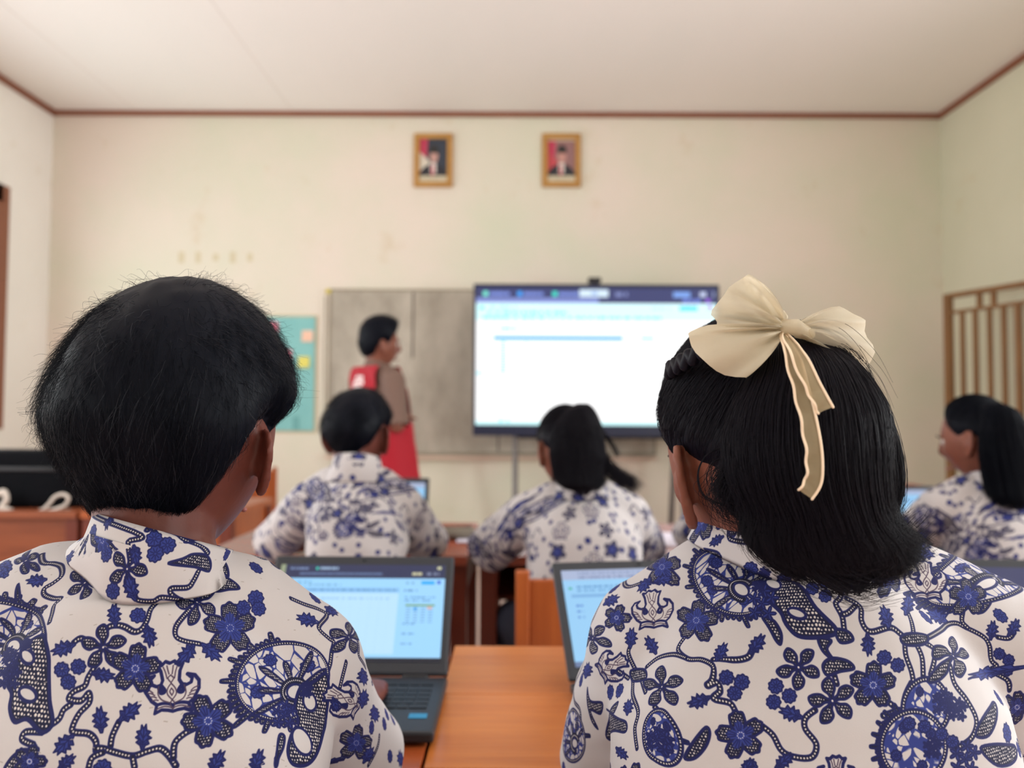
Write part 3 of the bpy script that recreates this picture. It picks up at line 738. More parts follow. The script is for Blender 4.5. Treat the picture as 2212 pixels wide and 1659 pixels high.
# windows: brown timber frames in the side walls
k = 0
for x, wins in ((XL, WIN_L), (XR, WIN_R)):
    s = 1 if x < 0 else -1
    for y0, y1 in wins:
        k += 1; r = empty('window_%d' % k, (x, (y0 + y1) / 2, WZ0)); r['kind'] = 'structure'
        w, h = y1 - y0, WZ1 - WZ0
        mb = MB(); a, b = min(s * .025, -s * .10), max(s * .025, -s * .10)
        mb.box((a, -w / 2, 0), (b, -w / 2 + .06, h)); mb.box((a, w / 2 - .06, 0), (b, w / 2 + .07, h + .06)); mb.box((a, -w / 2, h - .06), (b, w / 2, h + .06)); mb.box((a, -w / 2, -.06), (b, w / 2, .05))
        mb.obj('window_frame', M_TRIM, r)
        n = max(2, round(w / .6))
        for q in range(1, n):
            mb = MB(); mb.box((-.02, -w / 2 + q * w / n - .025, .05), (.02, -w / 2 + q * w / n + .025, h - .06)); mb.obj('mullion', M_TRIM, r)

# ================================================================ ON THE FRONT WALL
def bx(name, lo, hi, m, parent=None, bevel=0.0):
    mb = MB(); mb.box(lo, hi); return mb.obj(name, m, parent, bevel=bevel)
def painted(w, h, base):
    a = np.empty((h, w, 3), dtype=np.float32); a[:] = base; return a
def rect(a, x0, y0, x1, y1, c):      # fractions, y downwards
    h, w, _ = a.shape; a[h - int(y1 * h):h - int(y0 * h), int(x0 * w):int(x1 * w)] = c
def words(a, x0, y, x1, hh, c, seed=0, gap=.3):
    """a line of small unreadable print"""
    rg = np.random.default_rng(seed); x = x0
    while x < x1:
        w = rg.uniform(.008, .03); rect(a, x, y, min(x + w, x1), y + hh, c); x += w + rg.uniform(.002, .02) * gap * 3
def portrait(kind):
    w, h = 110, 170; a = painted(w, h, C(60, 66, 78) if kind == 0 else C(150, 112, 112))
    X, Y = np.meshgrid((np.arange(w) + .5) / w, 1 - (np.arange(h) + .5) / h)
    def f(mask, c): a[mask] = c
    f((X < .30 - .10 * Y), C(190, 66, 92)); f((X < .36) & (Y > .30 + X * .6) & (Y < .75), C(214, 206, 190) if kind == 0 else C(196, 80, 88))
    f((Y > .60 - .0 * X) & (((X - .5) / .56) ** 2 + ((Y - 1.0) / .42) ** 2 < 1), C(50, 50, 56))
    f((np.abs(X - .5) < .10) & (Y > .56) & (Y < .80), C(222, 214, 208)); f((np.abs(X - .47) < .035) & (Y > .62), C(196, 70, 88))
    f(((X - .52) / .15) ** 2 + ((Y - .40) / .16) ** 2 < 1, C(196, 146, 136) if kind == 1 else C(192, 150, 140))
    f((((X - .52) / .17) ** 2 + ((Y - .27) / .13) ** 2 < 1) & (Y < .33), C(52, 50, 50))
    rect(a, 0, .86, 1, 1, C(206, 196, 170)); words(a, .25, .92, .75, .02, C(120, 104, 80), 3)
    if kind == 1: rect(a, 0, 0, 1, .05, C(196, 178, 152))
    return a
for k, (x0, y0, x1, y1, lab) in enumerate(((893, 287, 978, 403, 'small gilt framed portrait of a suited person before a dark backdrop'), (1171, 287, 1255, 403, 'small gilt framed portrait of a person in black cap before a mauve backdrop'))):
    a, b = P(x0, y1, YF - .03), P(x1, y0, YF - .03); w, h = b.x - a.x, b.z - a.z
    r = empty('portrait_frame', ((a.x + b.x) / 2, YF, a.z)); tag(r, lab, 'framed portrait', 'portraits above the board')
    t = .042
    for nm, lo, hi in (('frame_rail', (-w / 2, -.03, 0), (w / 2, 0, t)), ('frame_rail', (-w / 2, -.03, h - t), (w / 2, 0, h)), ('frame_stile', (-w / 2, -.03, t), (-w / 2 + t, 0, h - t)), ('frame_stile', (w / 2 - t, -.03, t), (w / 2, 0, h - t))):
        bx(nm, lo, hi, M_GOLD, r, .006)
    mb = MB(); mb.box((-w / 2 + t, -.014, t), (w / 2 - t, -.004, h - t)); o = mb.obj('portrait_picture', image_mat('portrait_print', image('portrait_print', portrait(k)), .5), r)
    flat_uv(o.data, lambda c: (c[:, 0] + w / 2 - t) / (w - 2 * t), lambda c: (c[:, 2] - t) / (h - 2 * t))
# whiteboard
a, b = P(706, 980, YF - .03), P(1416, 627, YF - .03)
wb = empty('whiteboard', ((a.x + b.x) / 2, YF - .001, a.z)); tag(wb, 'wide stained grey beige writing board on the front wall behind the screen', 'writing board')
w, h = b.x - a.x, b.z - a.z
bx('board_face', (-w / 2 + .012, -.024, .012), (w / 2 - .012, 0, h - .012), M_BOARD, wb)
M_BFR = mat('board_frame', srgb(150, 138, 118), .5)
for lo, hi in (((-w / 2, -.03, 0), (w / 2, 0, .014)), ((-w / 2, -.03, h - .014), (w / 2, 0, h)), ((-w / 2, -.03, 0), (-w / 2 + .012, 0, h)), ((w / 2 - .012, -.03, 0), (w / 2, 0, h))): bx('board_edge', lo, hi, M_BFR, wb)
bx('board_tray', (-w / 2, -.09, -.03), (w / 2, 0, -.012), mat('board_tray', srgb(214, 186, 168), .5), wb)
for x in (893, 905, 1078):
    p = P(x, 700, YF).x - wb.location.x
    if x != 905: bx('board_seam', (p - .006, -.026, .02 if x != 893 else h * .58), (p + .006, -.022, h - .02), mat('board_seam', srgb(84, 76, 68), .6), wb)
p = P(709, 629, YF - .035); mb = MB(); mb.box((p.x - .018, YF - .038, p.z - .016), (p.x + .018, YF - .031, p.z + .016)); tag(mb.obj('corner_sticker', mat('sticker_yellow', srgb(206, 188, 60), .7)), 'tiny yellow sticker on the top left corner of the writing board', 'sticker')
# hanging cord on the board
mb = MB(); mb.tube([P(703, 640, YF - .05), P(700, 800, YF - .05), P(702, 905, YF - .05)], .006, 6); tag(mb.obj('hanging_cord', M_BFR, smooth=True), 'thin grey cord hanging down the left edge of the writing board', 'cord')
# teal card with notes
a, b = P(455, 930, YF - .02), P(681, 684, YF - .02); po = empty('wall_poster', ((a.x + b.x) / 2, YF, a.z)); tag(po, 'teal card poster on the front wall carrying sticky notes', 'poster')
w, h = b.x - a.x, b.z - a.z
bx('poster_card', (-w / 2, -.012, 0), (w / 2, 0, h), M_POSTER, po, .004); bx('poster_backing', (-w / 2 - .012, -.006, -.012), (w / 2 + .012, 0, h + .012), mat('poster_backing', srgb(196, 178, 140), .8), po)
bx('tape_piece', (w / 2 - .16, -.014, .01), (w / 2 - .11, -.011, .11), mat('tape_teal', srgb(104, 166, 166), .5), po)
for px, py, c, l in ((588, 708, (238, 136, 160), 'pink sticky note near the top of the teal poster'), (664, 726, (238, 196, 172), 'pale peach sticky note on the teal poster'), (617, 768, (232, 120, 146), 'deeper pink sticky note beside the yellow one on the teal poster'), (656, 782, (222, 214, 110), 'yellow sticky note on the teal poster')):
    p = P(px, py, YF - .02); mb = MB(); s = .043
    mb.add([(p.x - s, YF - .0145, p.z + s), (p.x + s, YF - .0145, p.z + s), (p.x + s, YF - .018, p.z), (p.x - s, YF - .018, p.z), (p.x + s, YF - .026, p.z - s), (p.x - s, YF - .026, p.z - s),
            (p.x - s, YF - .0125, p.z + s), (p.x + s, YF - .0125, p.z + s), (p.x + s, YF - .016, p.z), (p.x - s, YF - .016, p.z), (p.x + s, YF - .024, p.z - s), (p.x - s, YF - .024, p.z - s)],
           [(0, 3, 2, 1), (3, 5, 4, 2), (6, 7, 8, 9), (9, 8, 10, 11), (0, 1, 7, 6), (1, 2, 8, 7), (2, 4, 10, 8), (4, 5, 11, 10), (5, 3, 9, 11), (3, 0, 6, 9)])
    tag(mb.obj('sticky_note', mat('note_paper', srgb(*c), .8)), l, 'sticky note', 'sticky notes on the poster')

# ================================================================ THE BIG SCREEN
TD = 5.3
a, b = P(1021, 941, TD), P(1554, 615, TD)
tv = empty('television', ((a.x + b.x) / 2, TD, a.z)); tag(tv, 'very large flat display showing a bright white spreadsheet page', 'television')
w, h = b.x - a.x, b.z - a.z
bx('television_body', (-w / 2, .012, 0), (w / 2, .075, h), M_TVB, tv, .006)
for lo, hi in (((-w / 2, 0, 0), (w / 2, .02, .075)), ((-w / 2, 0, h - .025), (w / 2, .02, h)), ((-w / 2, 0, .07), (-w / 2 + .018, .02, h - .02)), ((w / 2 - .018, 0, .07), (w / 2, .02, h - .02))): bx('bezel', lo, hi, M_TVB, tv, .003)
def tv_page():
    a = painted(1024, 576, C(255, 255, 255)); bar = C(54, 60, 106); W = C(150, 168, 214)
    rect(a, 0, 0, 1, .115, bar); rect(a, 0, .078, .51, .115, C(128, 142, 206))
    for x, c in ((.03, C(120, 230, 210)), (.172, C(60, 160, 250)), (.318, C(60, 220, 200))): rect(a, x, .03, x + .02, .065, c); words(a, x + .026, .035, x + .11, .026, C(120, 140, 214), int(x * 99), .05)
    rect(a, .43, .015, .55, .07, C(206, 226, 240)); rect(a, .48, .03, .505, .055, C(150, 180, 226)); words(a, .58, .035, .63, .03, C(120, 130, 180), 4)
    rect(a, .82, .03, .89, .07, C(120, 160, 230)); words(a, .93, .03, .99, .035, C(190, 200, 230), 5, .6); words(a, .86, .08, .93, .03, C(110, 130, 220), 6); rect(a, .955, .08, .972, .105, C(160, 90, 235))
    rect(a, 0, .118, 1, .24, C(214, 252, 255)); rect(a, .015, .14, .035, .16, C(70, 226, 255)); words(a, .06, .135, .18, .02, C(170, 240, 250), 7); words(a, .05, .175, .38, .02, C(120, 226, 244), 8)
    rect(a, .845, .135, .92, .165, C(60, 214, 255)); rect(a, .963, .13, .98, .16, C(176, 120, 240)); words(a, .73, .14, .81, .02, C(190, 236, 246), 9)
    words(a, .03, .212, .78, .022, C(120, 228, 244), 10)
    words(a, .10, .29, .17, .022, C(130, 236, 250), 11, .1)
    rect(a, .075, .357, .61, .383, C(0, 170, 225)); rect(a, .685, .36, .74, .378, C(110, 232, 250))
    for k in range(12): rect(a, .106, .395 + .02 * k, .124, .407 + .02 * k, C(130, 232, 246)); rect(a, .208, .395 + .02 * k, .212, .41 + .02 * k, C(160, 238, 248))
    rect(a, .005, .615, .03, .635, C(150, 240, 252)); rect(a, 0, .97, 1, 1, C(206, 252, 255)); words(a, .10, .955, .14, .025, C(120, 226, 244), 12)
    return a
mb = MB(); mb.box((-w / 2 + .016, .008, .072), (w / 2 - .016, .014, h - .023)); M_TV = image_mat('television_page', image('television_page', tv_page()), .3, 1.12)
o = mb.obj('screen', M_TV, tv); flat_uv(o.data, lambda c: (c[:, 0] + w / 2 - .016) / (w - .032), lambda c: (c[:, 2] - .072) / (h - .095))
cx = P(1285, 600, TD).x
wc = empty('webcam', (cx, TD + .03, b.z)); tag(wc, 'small black camera clipped on top of the big display', 'camera')
bx('camera_body', (-.045, -.03, .012), (.045, .03, .048), M_BLACK2, wc, .008); bx('camera_clip', (-.03, -.032, -.002), (.03, .04, .014), M_BLACK2, wc)
mb = MB(); mb.tube([(0, -.03, .03), (0, -.036, .03)], .011, 14); mb.obj('camera_lens', M_BLACK, wc, True)
st = empty('display_stand', (tv.location.x, TD + .09, 0)); tag(st, 'grey steel A frame stand under the big display', 'stand')
zt = a.z + .02
for px in (1113, 1461):
    x = P(px, 960, TD + .09).x - st.location.x
    for dy in (-.42, .28):
        mb = MB(); mb.tube([(x, 0, zt + .1), (x, dy, .02)], .03, 10, flat=.7); mb.obj('stand_leg', M_STEEL, st, True)
        bx('stand_foot', (x - .05, dy - .06, 0), (x + .05, dy + .06, .035), M_BLACK2, st, .008)
    bx('stand_post', (x - .03, -.012, zt - .02), (x + .03, .03, zt + .5), M_STEEL, st)
xa, xb = P(1113, 900, TD + .09).x - st.location.x, P(1461, 900, TD + .09).x - st.location.x
bx('cross_bar', (xa, -.012, zt - .04), (xb, .02, zt + .03), M_BLACK2, st); bx('cross_bar', (xa, -.02, .30), (xb, .02, .35), M_STEEL, st)

# ================================================================ SLATTED PARTITION
X1, X2 = (2050 - 1112) / F * 5.2, (2212 - 1112) / F * 4.7
def lat_s(px): k = (px - 1112) / F; return (5.2 * k - X1) / ((X2 - X1) + .5 * k)
Ld = math.hypot(X2 - X1, .5)
lt = empty('slatted_partition', (X1, 5.2, 0), math.atan2(-.5, X2 - X1)); tag(lt, 'tall brown timber slatted partition standing in the front right corner', 'partition')
ZT = 1.12 + (895 - 630) / F * 5.2; ZM = 1.12 + (895 - 668) / F * 5.2; Lend = Ld * 1.16
bx('stile', (-.024, -.02, 0), (.024, .02, ZT), M_LATTICE, lt); bx('stile', (Lend - .03, -.025, 0), (Lend + .03, .025, ZT), M_LATTICE, lt)
bx('top_rail', (.03, -.025, ZT - .032), (Lend - .03, .025, ZT), M_LATTICE, lt); bx('mid_rail', (.03, -.018, ZM - .02), (Lend - .03, .018, ZM), M_LATTICE, lt); bx('bottom_rail', (.03, -.025, .10), (Lend - .03, .025, .16), M_LATTICE, lt)
for px in (2080, 2108, 2139, 2170, 2201):
    s = lat_s(px) * Ld; w = .018 if px == 2201 else .012
    bx('slat', (s - w, -.012, .16), (s + w, .012, ZM - .02), M_LATTICE, lt)
for px in (2118, 2149):
    s = lat_s(px) * Ld; bx('short_slat', (s - .014, -.012, ZM), (s + .014, .012, ZT - .032), M_LATTICE, lt)

# ================================================================ DESKS AND CHAIRS
DZ = .70
def desk(x0, x1, y0, y1, label, m, group='school desks', seed=0, apron=.13, z=DZ, front=0.0):
    r = empty('school_desk', ((x0 + x1) / 2, (y0 + y1) / 2, 0)); tag(r, label, 'desk', group)
    w, d = (x1 - x0) / 2, (y1 - y0) / 2
    n = 3 if d > .25 else 2
    for k in range(n):
        a = -d + 2 * d * k / n
        o = bx('top_plank', (-w, a, z - .028), (w, a + 2 * d / n - .0012, z), m, r, .0015)
    ww, dd = w - .026, d - .04
    for sx in (-1, 1):
        for sy in (-1, 1): bx('leg', (sx * ww - .025, sy * dd - .025, 0), (sx * ww + .025, sy * dd + .025, z - .028), M_LEG, r, .003)
        bx('side_apron', (sx * ww - .011, -dd + .025, z - .028 - apron), (sx * ww + .011, dd - .025, z - .028), M_LEG if m is not M_CHAIR else m, r)
        bx('foot_rail', (sx * ww - .011, -dd + .025, .12), (sx * ww + .011, dd - .025, .16), M_LEG, r)
    bx('back_apron', (-ww + .025, dd - .011, z - .028 - apron), (ww - .025, dd + .011, z - .028), M_LEG if m is not M_CHAIR else m, r)
    if front: bx('front_panel', (-ww + .025, -dd - .011, z - .028 - front), (ww - .025, -dd + .011, z - .028), m, r)
    bx('drawer_shelf', (-ww + .025, -dd + .05, z - .150), (ww - .025, dd - .02, z - .138), M_LEG, r)
    return r
YN, YE = .93, 1.414
XB = (985 - 1112) / F * YE        # where the two near desks meet
desk(XB + .002, XB + .84, YN, YE, 'near orange wooden desk with clear top between the two nearest students', M_DESK)
desk(XB - .86, XB - .002, YN - .02, YE - .06, 'near reddish wooden desk under the left open laptop', M_DESK2)
desk(XB + .845, XB + 1.70, YN, YE - .02, 'near wooden desk at the far right edge under a third laptop', M_DESK)
XC = -.135
desk(XC - .80, XC - .004, 2.29, 2.99, 'dark red desk that the boy in the middle row leans on', M_DESKM)
desk(XC + .033, XC + .80, 2.29, 2.99, 'dark red desk under the folded arms of the middle ponytailed girl', M_DESKM)
desk(.70, 1.72, 2.32, 2.95, 'desk with open laptop before the girl at the right edge', M_DESKM)
desk(-2.95, -1.76, 3.10, 3.65, 'brown desk at the left edge carrying a black case', M_DESKB, apron=.40, z=.72, front=.42)
desk(-1.745, -1.14, 3.10, 3.65, 'small orange desk right of the one with the black case', M_CHAIR, z=.72, front=.11)
desk(1.55, 2.45, 3.9, 4.4, 'far desk on the right carrying stacked red brown books', M_CHAIR)

def chair(x, y, label, rz=0.0, m=None):
    m = m or M_CHAIR
    r = empty('school_chair', (x, y, 0), rz); tag(r, label, 'chair', 'wooden school chairs')
    bx('seat', (-.19, -.17, .405), (.19, .20, .43), m, r, .004)
    for sx in (-1, 1):
        bx('rear_post', (sx * .175 - .016, -.20, 0), (sx * .175 + .016, -.168, .765), m, r, .004)
        bx('front_leg', (sx * .165 - .016, .15, 0), (sx * .165 + .016, .182, .405), m, r, .003)
        bx('side_rail', (sx * .17 - .009, -.168, .17), (sx * .17 + .009, .15, .20), m, r)
    bx('backrest', (-.159, -.19, .56), (.159, -.174, .745), m, r, .004)
    bx('stretcher', (-.156, .16, .20), (.156, .172, .23), m, r); bx('rear_rail', (-.159, -.19, .36), (.159, -.175, .40), m, r)
    return r
chair(-.30, .50, 'wooden chair under the nearest boy'); chair(.245, .55, 'wooden chair under the nearest girl with the bow')
chair(-.405, 1.95, 'wooden chair of the boy in the middle row'); chair(.195, 1.95, 'orange wooden chair of the middle ponytailed girl')
chair(.66, 2.0, 'wooden chair of the student hidden behind the girl with the bow'); chair(1.27, 1.93, 'wooden chair of the girl at the right edge')
chair(-1.80, 5.2, 'far orange chair by the front wall seen below the boy\'s elbow', .3)

# ================================================================ LAPTOPS
def spreadsheet(kind):
    a = painted(640, 360, C(158, 214, 255)); bar = C(44, 50, 84); tx = C(120, 140, 180)
    if kind == 0:
        rect(a, 0, 0, 1, .15, bar); rect(a, 0, 0, .03, .13, C(150, 160, 130)); words(a, .06, .035, .17, .022, tx, 1, .1); words(a, .24, .03, .35, .026, C(150, 176, 206), 2, .1); rect(a, .215, .03, .23, .06, C(60, 200, 180))
        words(a, .12, .09, .62, .024, C(90, 110, 150), 3, .05); words(a, .80, .085, .86, .03, C(200, 196, 160), 4, .1); words(a, .89, .085, .97, .03, C(120, 130, 160), 5); rect(a, .95, .02, .975, .05, C(210, 210, 170))
        rect(a, .03, .19, .045, .215, C(70, 196, 170)); words(a, .06, .185, .2, .016, C(110, 170, 210), 6); words(a, .06, .215, .38, .016, C(110, 166, 206), 7)
        rect(a, .86, .18, .94, .215, C(30, 170, 245)); rect(a, .955, .175, .975, .21, C(52, 96, 210)); words(a, .77, .19, .83, .02, C(110, 160, 200), 8)
        rect(a, .03, .255, .73, .30, C(136, 190, 236)); words(a, .04, .27, .71, .016, C(96, 146, 196), 9)
        rect(a, .02, .31, .73, .93, C(186, 226, 255))
        for k in range(20): rect(a, .02, .33 + .03 * k, .73, .333 + .03 * k, C(176, 218, 250))
        for k in range(12): rect(a, .06 + .056 * k, .31, .062 + .056 * k, .93, C(176, 218, 250))
        words(a, .27, .36, .68, .016, C(150, 196, 236), 10)
        words(a, .76, .27, .84, .02, C(90, 140, 190), 11); words(a, .77, .345, .95, .014, C(90, 146, 200), 12); words(a, .77, .38, .93, .014, C(100, 150, 200), 13)
        rect(a, .775, .425, .95, .445, C(120, 164, 110))
        for k in range(6):
            for q in range(4): rect(a, .782 + .044 * q, .46 + .028 * k, .808 + .044 * q, .474 + .028 * k, C(130, 180, 226))
        rect(a, .825, .455, .845, .49, C(70, 160, 230)); rect(a, .905, .45, .935, .475, C(220, 170, 160))
        for k in range(3): words(a, .77, .62 + .10 * k, .84, .016, C(100, 150, 200), 20 + k)
        rect(a, 0, .965, 1, 1, C(26, 28, 40))
    else:
        rect(a, 0, 0, 1, .11, C(176, 190, 222)); words(a, .1, .03, .5, .018, C(140, 156, 196), 2); words(a, .1, .075, .6, .018, C(110, 124, 170), 3)
        rect(a, .03, .19, .05, .215, C(60, 180, 150)); words(a, .08, .18, .5, .018, C(90, 150, 210), 4); words(a, .08, .22, .6, .018, C(90, 150, 210), 5); rect(a, .04, .27, .8, .30, C(126, 180, 232))
        for k in range(3): words(a, .06, .38 + .06 * k, .10, .02, C(90, 140, 220), 6 + k)
        rect(a, 0, .955, 1, 1, C(110, 130, 170))
    return a
M_PAGE = [image_mat('laptop_page', image('laptop_page', spreadsheet(k)), .3, (.98, .86)[k]) for k in (0, 1)]
M_PAGE_PINK = mat('screen_pink', (0.01, .01, .01), .3); _b = M_PAGE_PINK.node_tree.nodes['Principled BSDF']; _b.inputs['Emission Color'].default_value = srgb(226, 178, 172); _b.inputs['Emission Strength'].default_value = .9
KEYME = None
def laptop(loc, rz, tilt, label, page, keys=True, sticker=False, dark_bar=0.0):
    global KEYME
    LW, LD_, LH = .30, .205, .20
    r = empty('laptop', loc, rz); tag(r, label, 'laptop', 'open laptops')
    bx('base', (-LW / 2, -LD_, .004), (LW / 2, 0, .019), M_BLACK, r, .004)
    for sx in (-1, 1):
        for yy in (-LD_ + .02, -.03): bx('rubber_foot', (sx * .12 - .012, yy - .004, 0), (sx * .12 + .012, yy + .004, .005), M_BLACK2, r)
    if keys:
        kw, kd = .0165, .0155
        for row in range(6):
            y = -.030 - row * .0165; x = -.133; k = 0
            while x < .128:
                w = kw if not (row == 5 and k == 3) else kw * 5.6
                if x + w > .118: w = .134 - x
                d = kd * (.6 if row == 0 else 1)
                if abs(w - kw) < 1e-6 and row:
                    if KEYME is None:
                        t = MB(); t.box((0, 0, 0), (kw - .002, kd - .002, .0018)); KEYME = t.mesh('key'); KEYME.materials.append(M_KEY)
                    o = bpy.data.objects.new('key', KEYME); link(o, r); o.location = (x, y - kd, .0185)
                else: bx('key', (x, y - d, .0185), (x + w - .002, y - .002, .0203), M_KEY, r)
                x += w; k += 1
        bx('touchpad', (-.05, -.195, .0188), (.05, -.14, .0196), M_BLACK2, r)
    if sticker: bx('sticker', (.112, -.162, .0188), (.136, -.146, .0197), mat('sticker_blue', srgb(34, 134, 182), .4), r, 0); 
    L = bx('lid', (-LW / 2, -.004, .004), (LW / 2, .006, LH), M_BLACK, r, .004)
    L.location = (0, .002, .015); L.rotation_euler = (-tilt, 0, 0)
    mb = MB(); mb.box((-LW / 2 + .013, -.0052, .024), (LW / 2 - .013, -.0035, LH - .017)); s = mb.obj('screen', page, L)
    flat_uv(s.data, lambda c: (c[:, 0] + LW / 2 - .013) / (LW - .026), lambda c: (c[:, 2] - .024) / (LH - .041))
    if dark_bar: bx('screen_bar', (-LW / 2 + .013, -.006, LH - .017 - dark_bar), (LW / 2 - .013, -.0045, LH - .017), mat('screen_bar', srgb(40, 46, 90), .4), L)
    mb = MB(); mb.tube([(0, -.004, LH - .008), (0, -.0052, LH - .008)], .0022, 8); mb.obj('camera_lens', M_BLACK2, L, True)
    for sx in (-.1, .1):
        mb = MB(); mb.tube([(sx - .015, .004, .016), (sx + .015, .004, .016)], .006, 8); mb.obj('hinge', M_BLACK2, r, True)
    return r
xr = (972 - 1112) / F * 1.19
laptop((xr - .15, 1.19, DZ), 0, math.radians(35), 'black laptop showing a blue spreadsheet before the nearest boy', M_PAGE[0], sticker=True)
laptop((.232, 1.195, DZ), math.radians(10), math.radians(38), 'black laptop half hidden behind the nearest girl\'s left shoulder', M_PAGE[1])
laptop(((2120 - 1112) / F * 1.22 + .15, 1.20, DZ), math.radians(-3), math.radians(36), 'black laptop with pink screen at the right edge of the picture', M_PAGE_PINK, dark_bar=.045)
laptop((-.434, 2.52, DZ), 0, math.radians(18), 'far laptop beside the arm of the boy in the middle row', M_PAGE[1], keys=False)
laptop((1.315, 2.48, DZ), 0, math.radians(30), 'far laptop with light blue screen before the girl at the right edge', M_PAGE[1], keys=False)

# ================================================================ SMALL THINGS ON THE DESKS
def sheet(name, x, y, w, d, rz, label, z=DZ):
    mb = MB(); n = 6; rg = random.Random(name + label)
    for side in (0, 1):
        vs = [(-w / 2 + w * i / n, -d / 2 + d * j / n, (.0012 if side else .0002) + .0015 * math.sin(i * 1.1 + rg.random())) for j in range(n + 1) for i in range(n + 1)]
        mb.add(vs, [(j * (n + 1) + i, j * (n + 1) + i + 1, (j + 1) * (n + 1) + i + 1, (j + 1) * (n + 1) + i) for i in range(n) for j in range(n)])
    o = mb.obj(name, M_PAPER, loc=(x, y, z + .0015), rot=(0, 0, rz)); return tag(o, label, 'paper')
p = P(1012, 1155, 2.65); sheet('paper_sheet', p.x + .01, 2.62, .10, .20, .1, 'small white sheet left of the middle ponytailed girl')
sheet('paper_sheet', .53, 2.62, .19, .29, -.1, 'lilac white sheet right of the middle ponytailed girl')
p = P(978, 1160, 2.6); r = empty('pencil_case', (p.x + .005, 2.60, DZ), .2); tag(r, 'grey green pencil case lying on the middle row desk', 'pencil case')
mb = MB(); mb.loft([((-.075, 0, .018), (0, .008, 0), (0, 0, .008)), ((-.065, 0, .02), (0, .028, 0), (0, 0, .019)), ((0, 0, .021), (0, .032, 0), (0, 0, .021)), ((.065, 0, .02), (0, .028, 0), (0, 0, .019)), ((.075, 0, .018), (0, .008, 0), (0, 0, .008))], 16)
mb.obj('case_body', mat('case_cloth', srgb(120, 112, 100), .85), r, True); bx('zip', (-.06, -.003, .0395), (.06, .003, .0425), M_BLACK, r)
# black case and white cables at the left edge
cs = empty('equipment_case', (P(60, 1000, 3.32).x - .12, 3.34, .72)); tag(cs, 'black equipment case on the desk at the left edge', 'case')
mb = MB(); rg_ = []
for z, wx, wy in ((0, .40, .13), (.03, .41, .135), (.19, .36, .12), (.225, .335, .11), (.235, .31, .095)): rg_.append(((0, 0, z), (wx, 0, 0), (0, wy, 0)))
mb.loft(rg_, 40, 5.5); mb.obj('case_body', M_CASE, cs, True)
mb = MB(); mb.loft([((0, 0, z), (wx, 0, 0), (0, wy, 0)) for z, wx, wy in ((.150, .378, .1275), (.156, .380, .1285), (.164, .380, .1285), (.170, .375, .127))], 40, 5.5); mb.obj('lid_rim', M_BLACK2, cs, True)
def cable(name, pts, r, label, m=M_WHITE):
    mb = MB(); mb.tube([tuple(q) for q in [V((float(a), float(b), float(c))) for a, b, c in smooth3(pts)]], r, 8); return tag(mb.obj(name, m, smooth=True), label, 'cable')
def smooth3(p, n=6):
    p = [np.array(q, dtype=float) for q in p]; out = []
    for i in range(len(p) - 1):
        a, b, c, d = p[max(0, i - 1)], p[i], p[i + 1], p[min(len(p) - 1, i + 2)]
        for k in range(n):
            t = k / n; out.append(.5 * (2 * b + (c - a) * t + (2 * a - 5 * b + 4 * c - d) * t * t + (3 * b - a - 3 * c + d) * t ** 3))
    out.append(p[-1]); return out
q = lambda x, y, d=3.16: tuple(P(x, y, d))
cable('white_cable', [q(60, 1105, 3.17), q(88, 1103), q(105, 1090), q(118, 1074), q(136, 1068), q(148, 1076), q(140, 1092), q(120, 1100), q(104, 1104), q(150, 1103, 3.17)], .007, 'white cable looped before the black case')
cable('white_adapter_lead', [q(-30, 1100, 3.17), q(-8, 1072), q(8, 1062), q(14, 1080), q(2, 1098), q(16, 1101), q(30, 1106, 3.17)], .012, 'thick white lead bunched at the left edge of the picture')
for k, (dx, h, c) in enumerate(((0, .03, (172, 92, 60)), (.012, .028, (150, 70, 50)))):
    p = P(1938, 1050, 4.1); z = DZ + .0305 * k
    r = empty('book', (p.x + dx, 4.1, z), .05 * k); tag(r, ('lower red brown book on the far right desk', 'upper darker book on the far right desk')[k], 'book', 'books on the far desk')
    bx('cover', (-.10, -.07, 0), (.10, .07, .003), mat('book_cover', srgb(*c), .6), r); bx('cover', (-.10, -.07, h - .003), (.10, .07, h), r.children[0].data.materials[0], r)
    bx('pages', (-.096, -.068, .003), (.097, .066, h - .003), M_PAPER, r); bx('spine', (-.103, -.07, 0), (-.10, .07, h), r.children[0].data.materials[0], r)
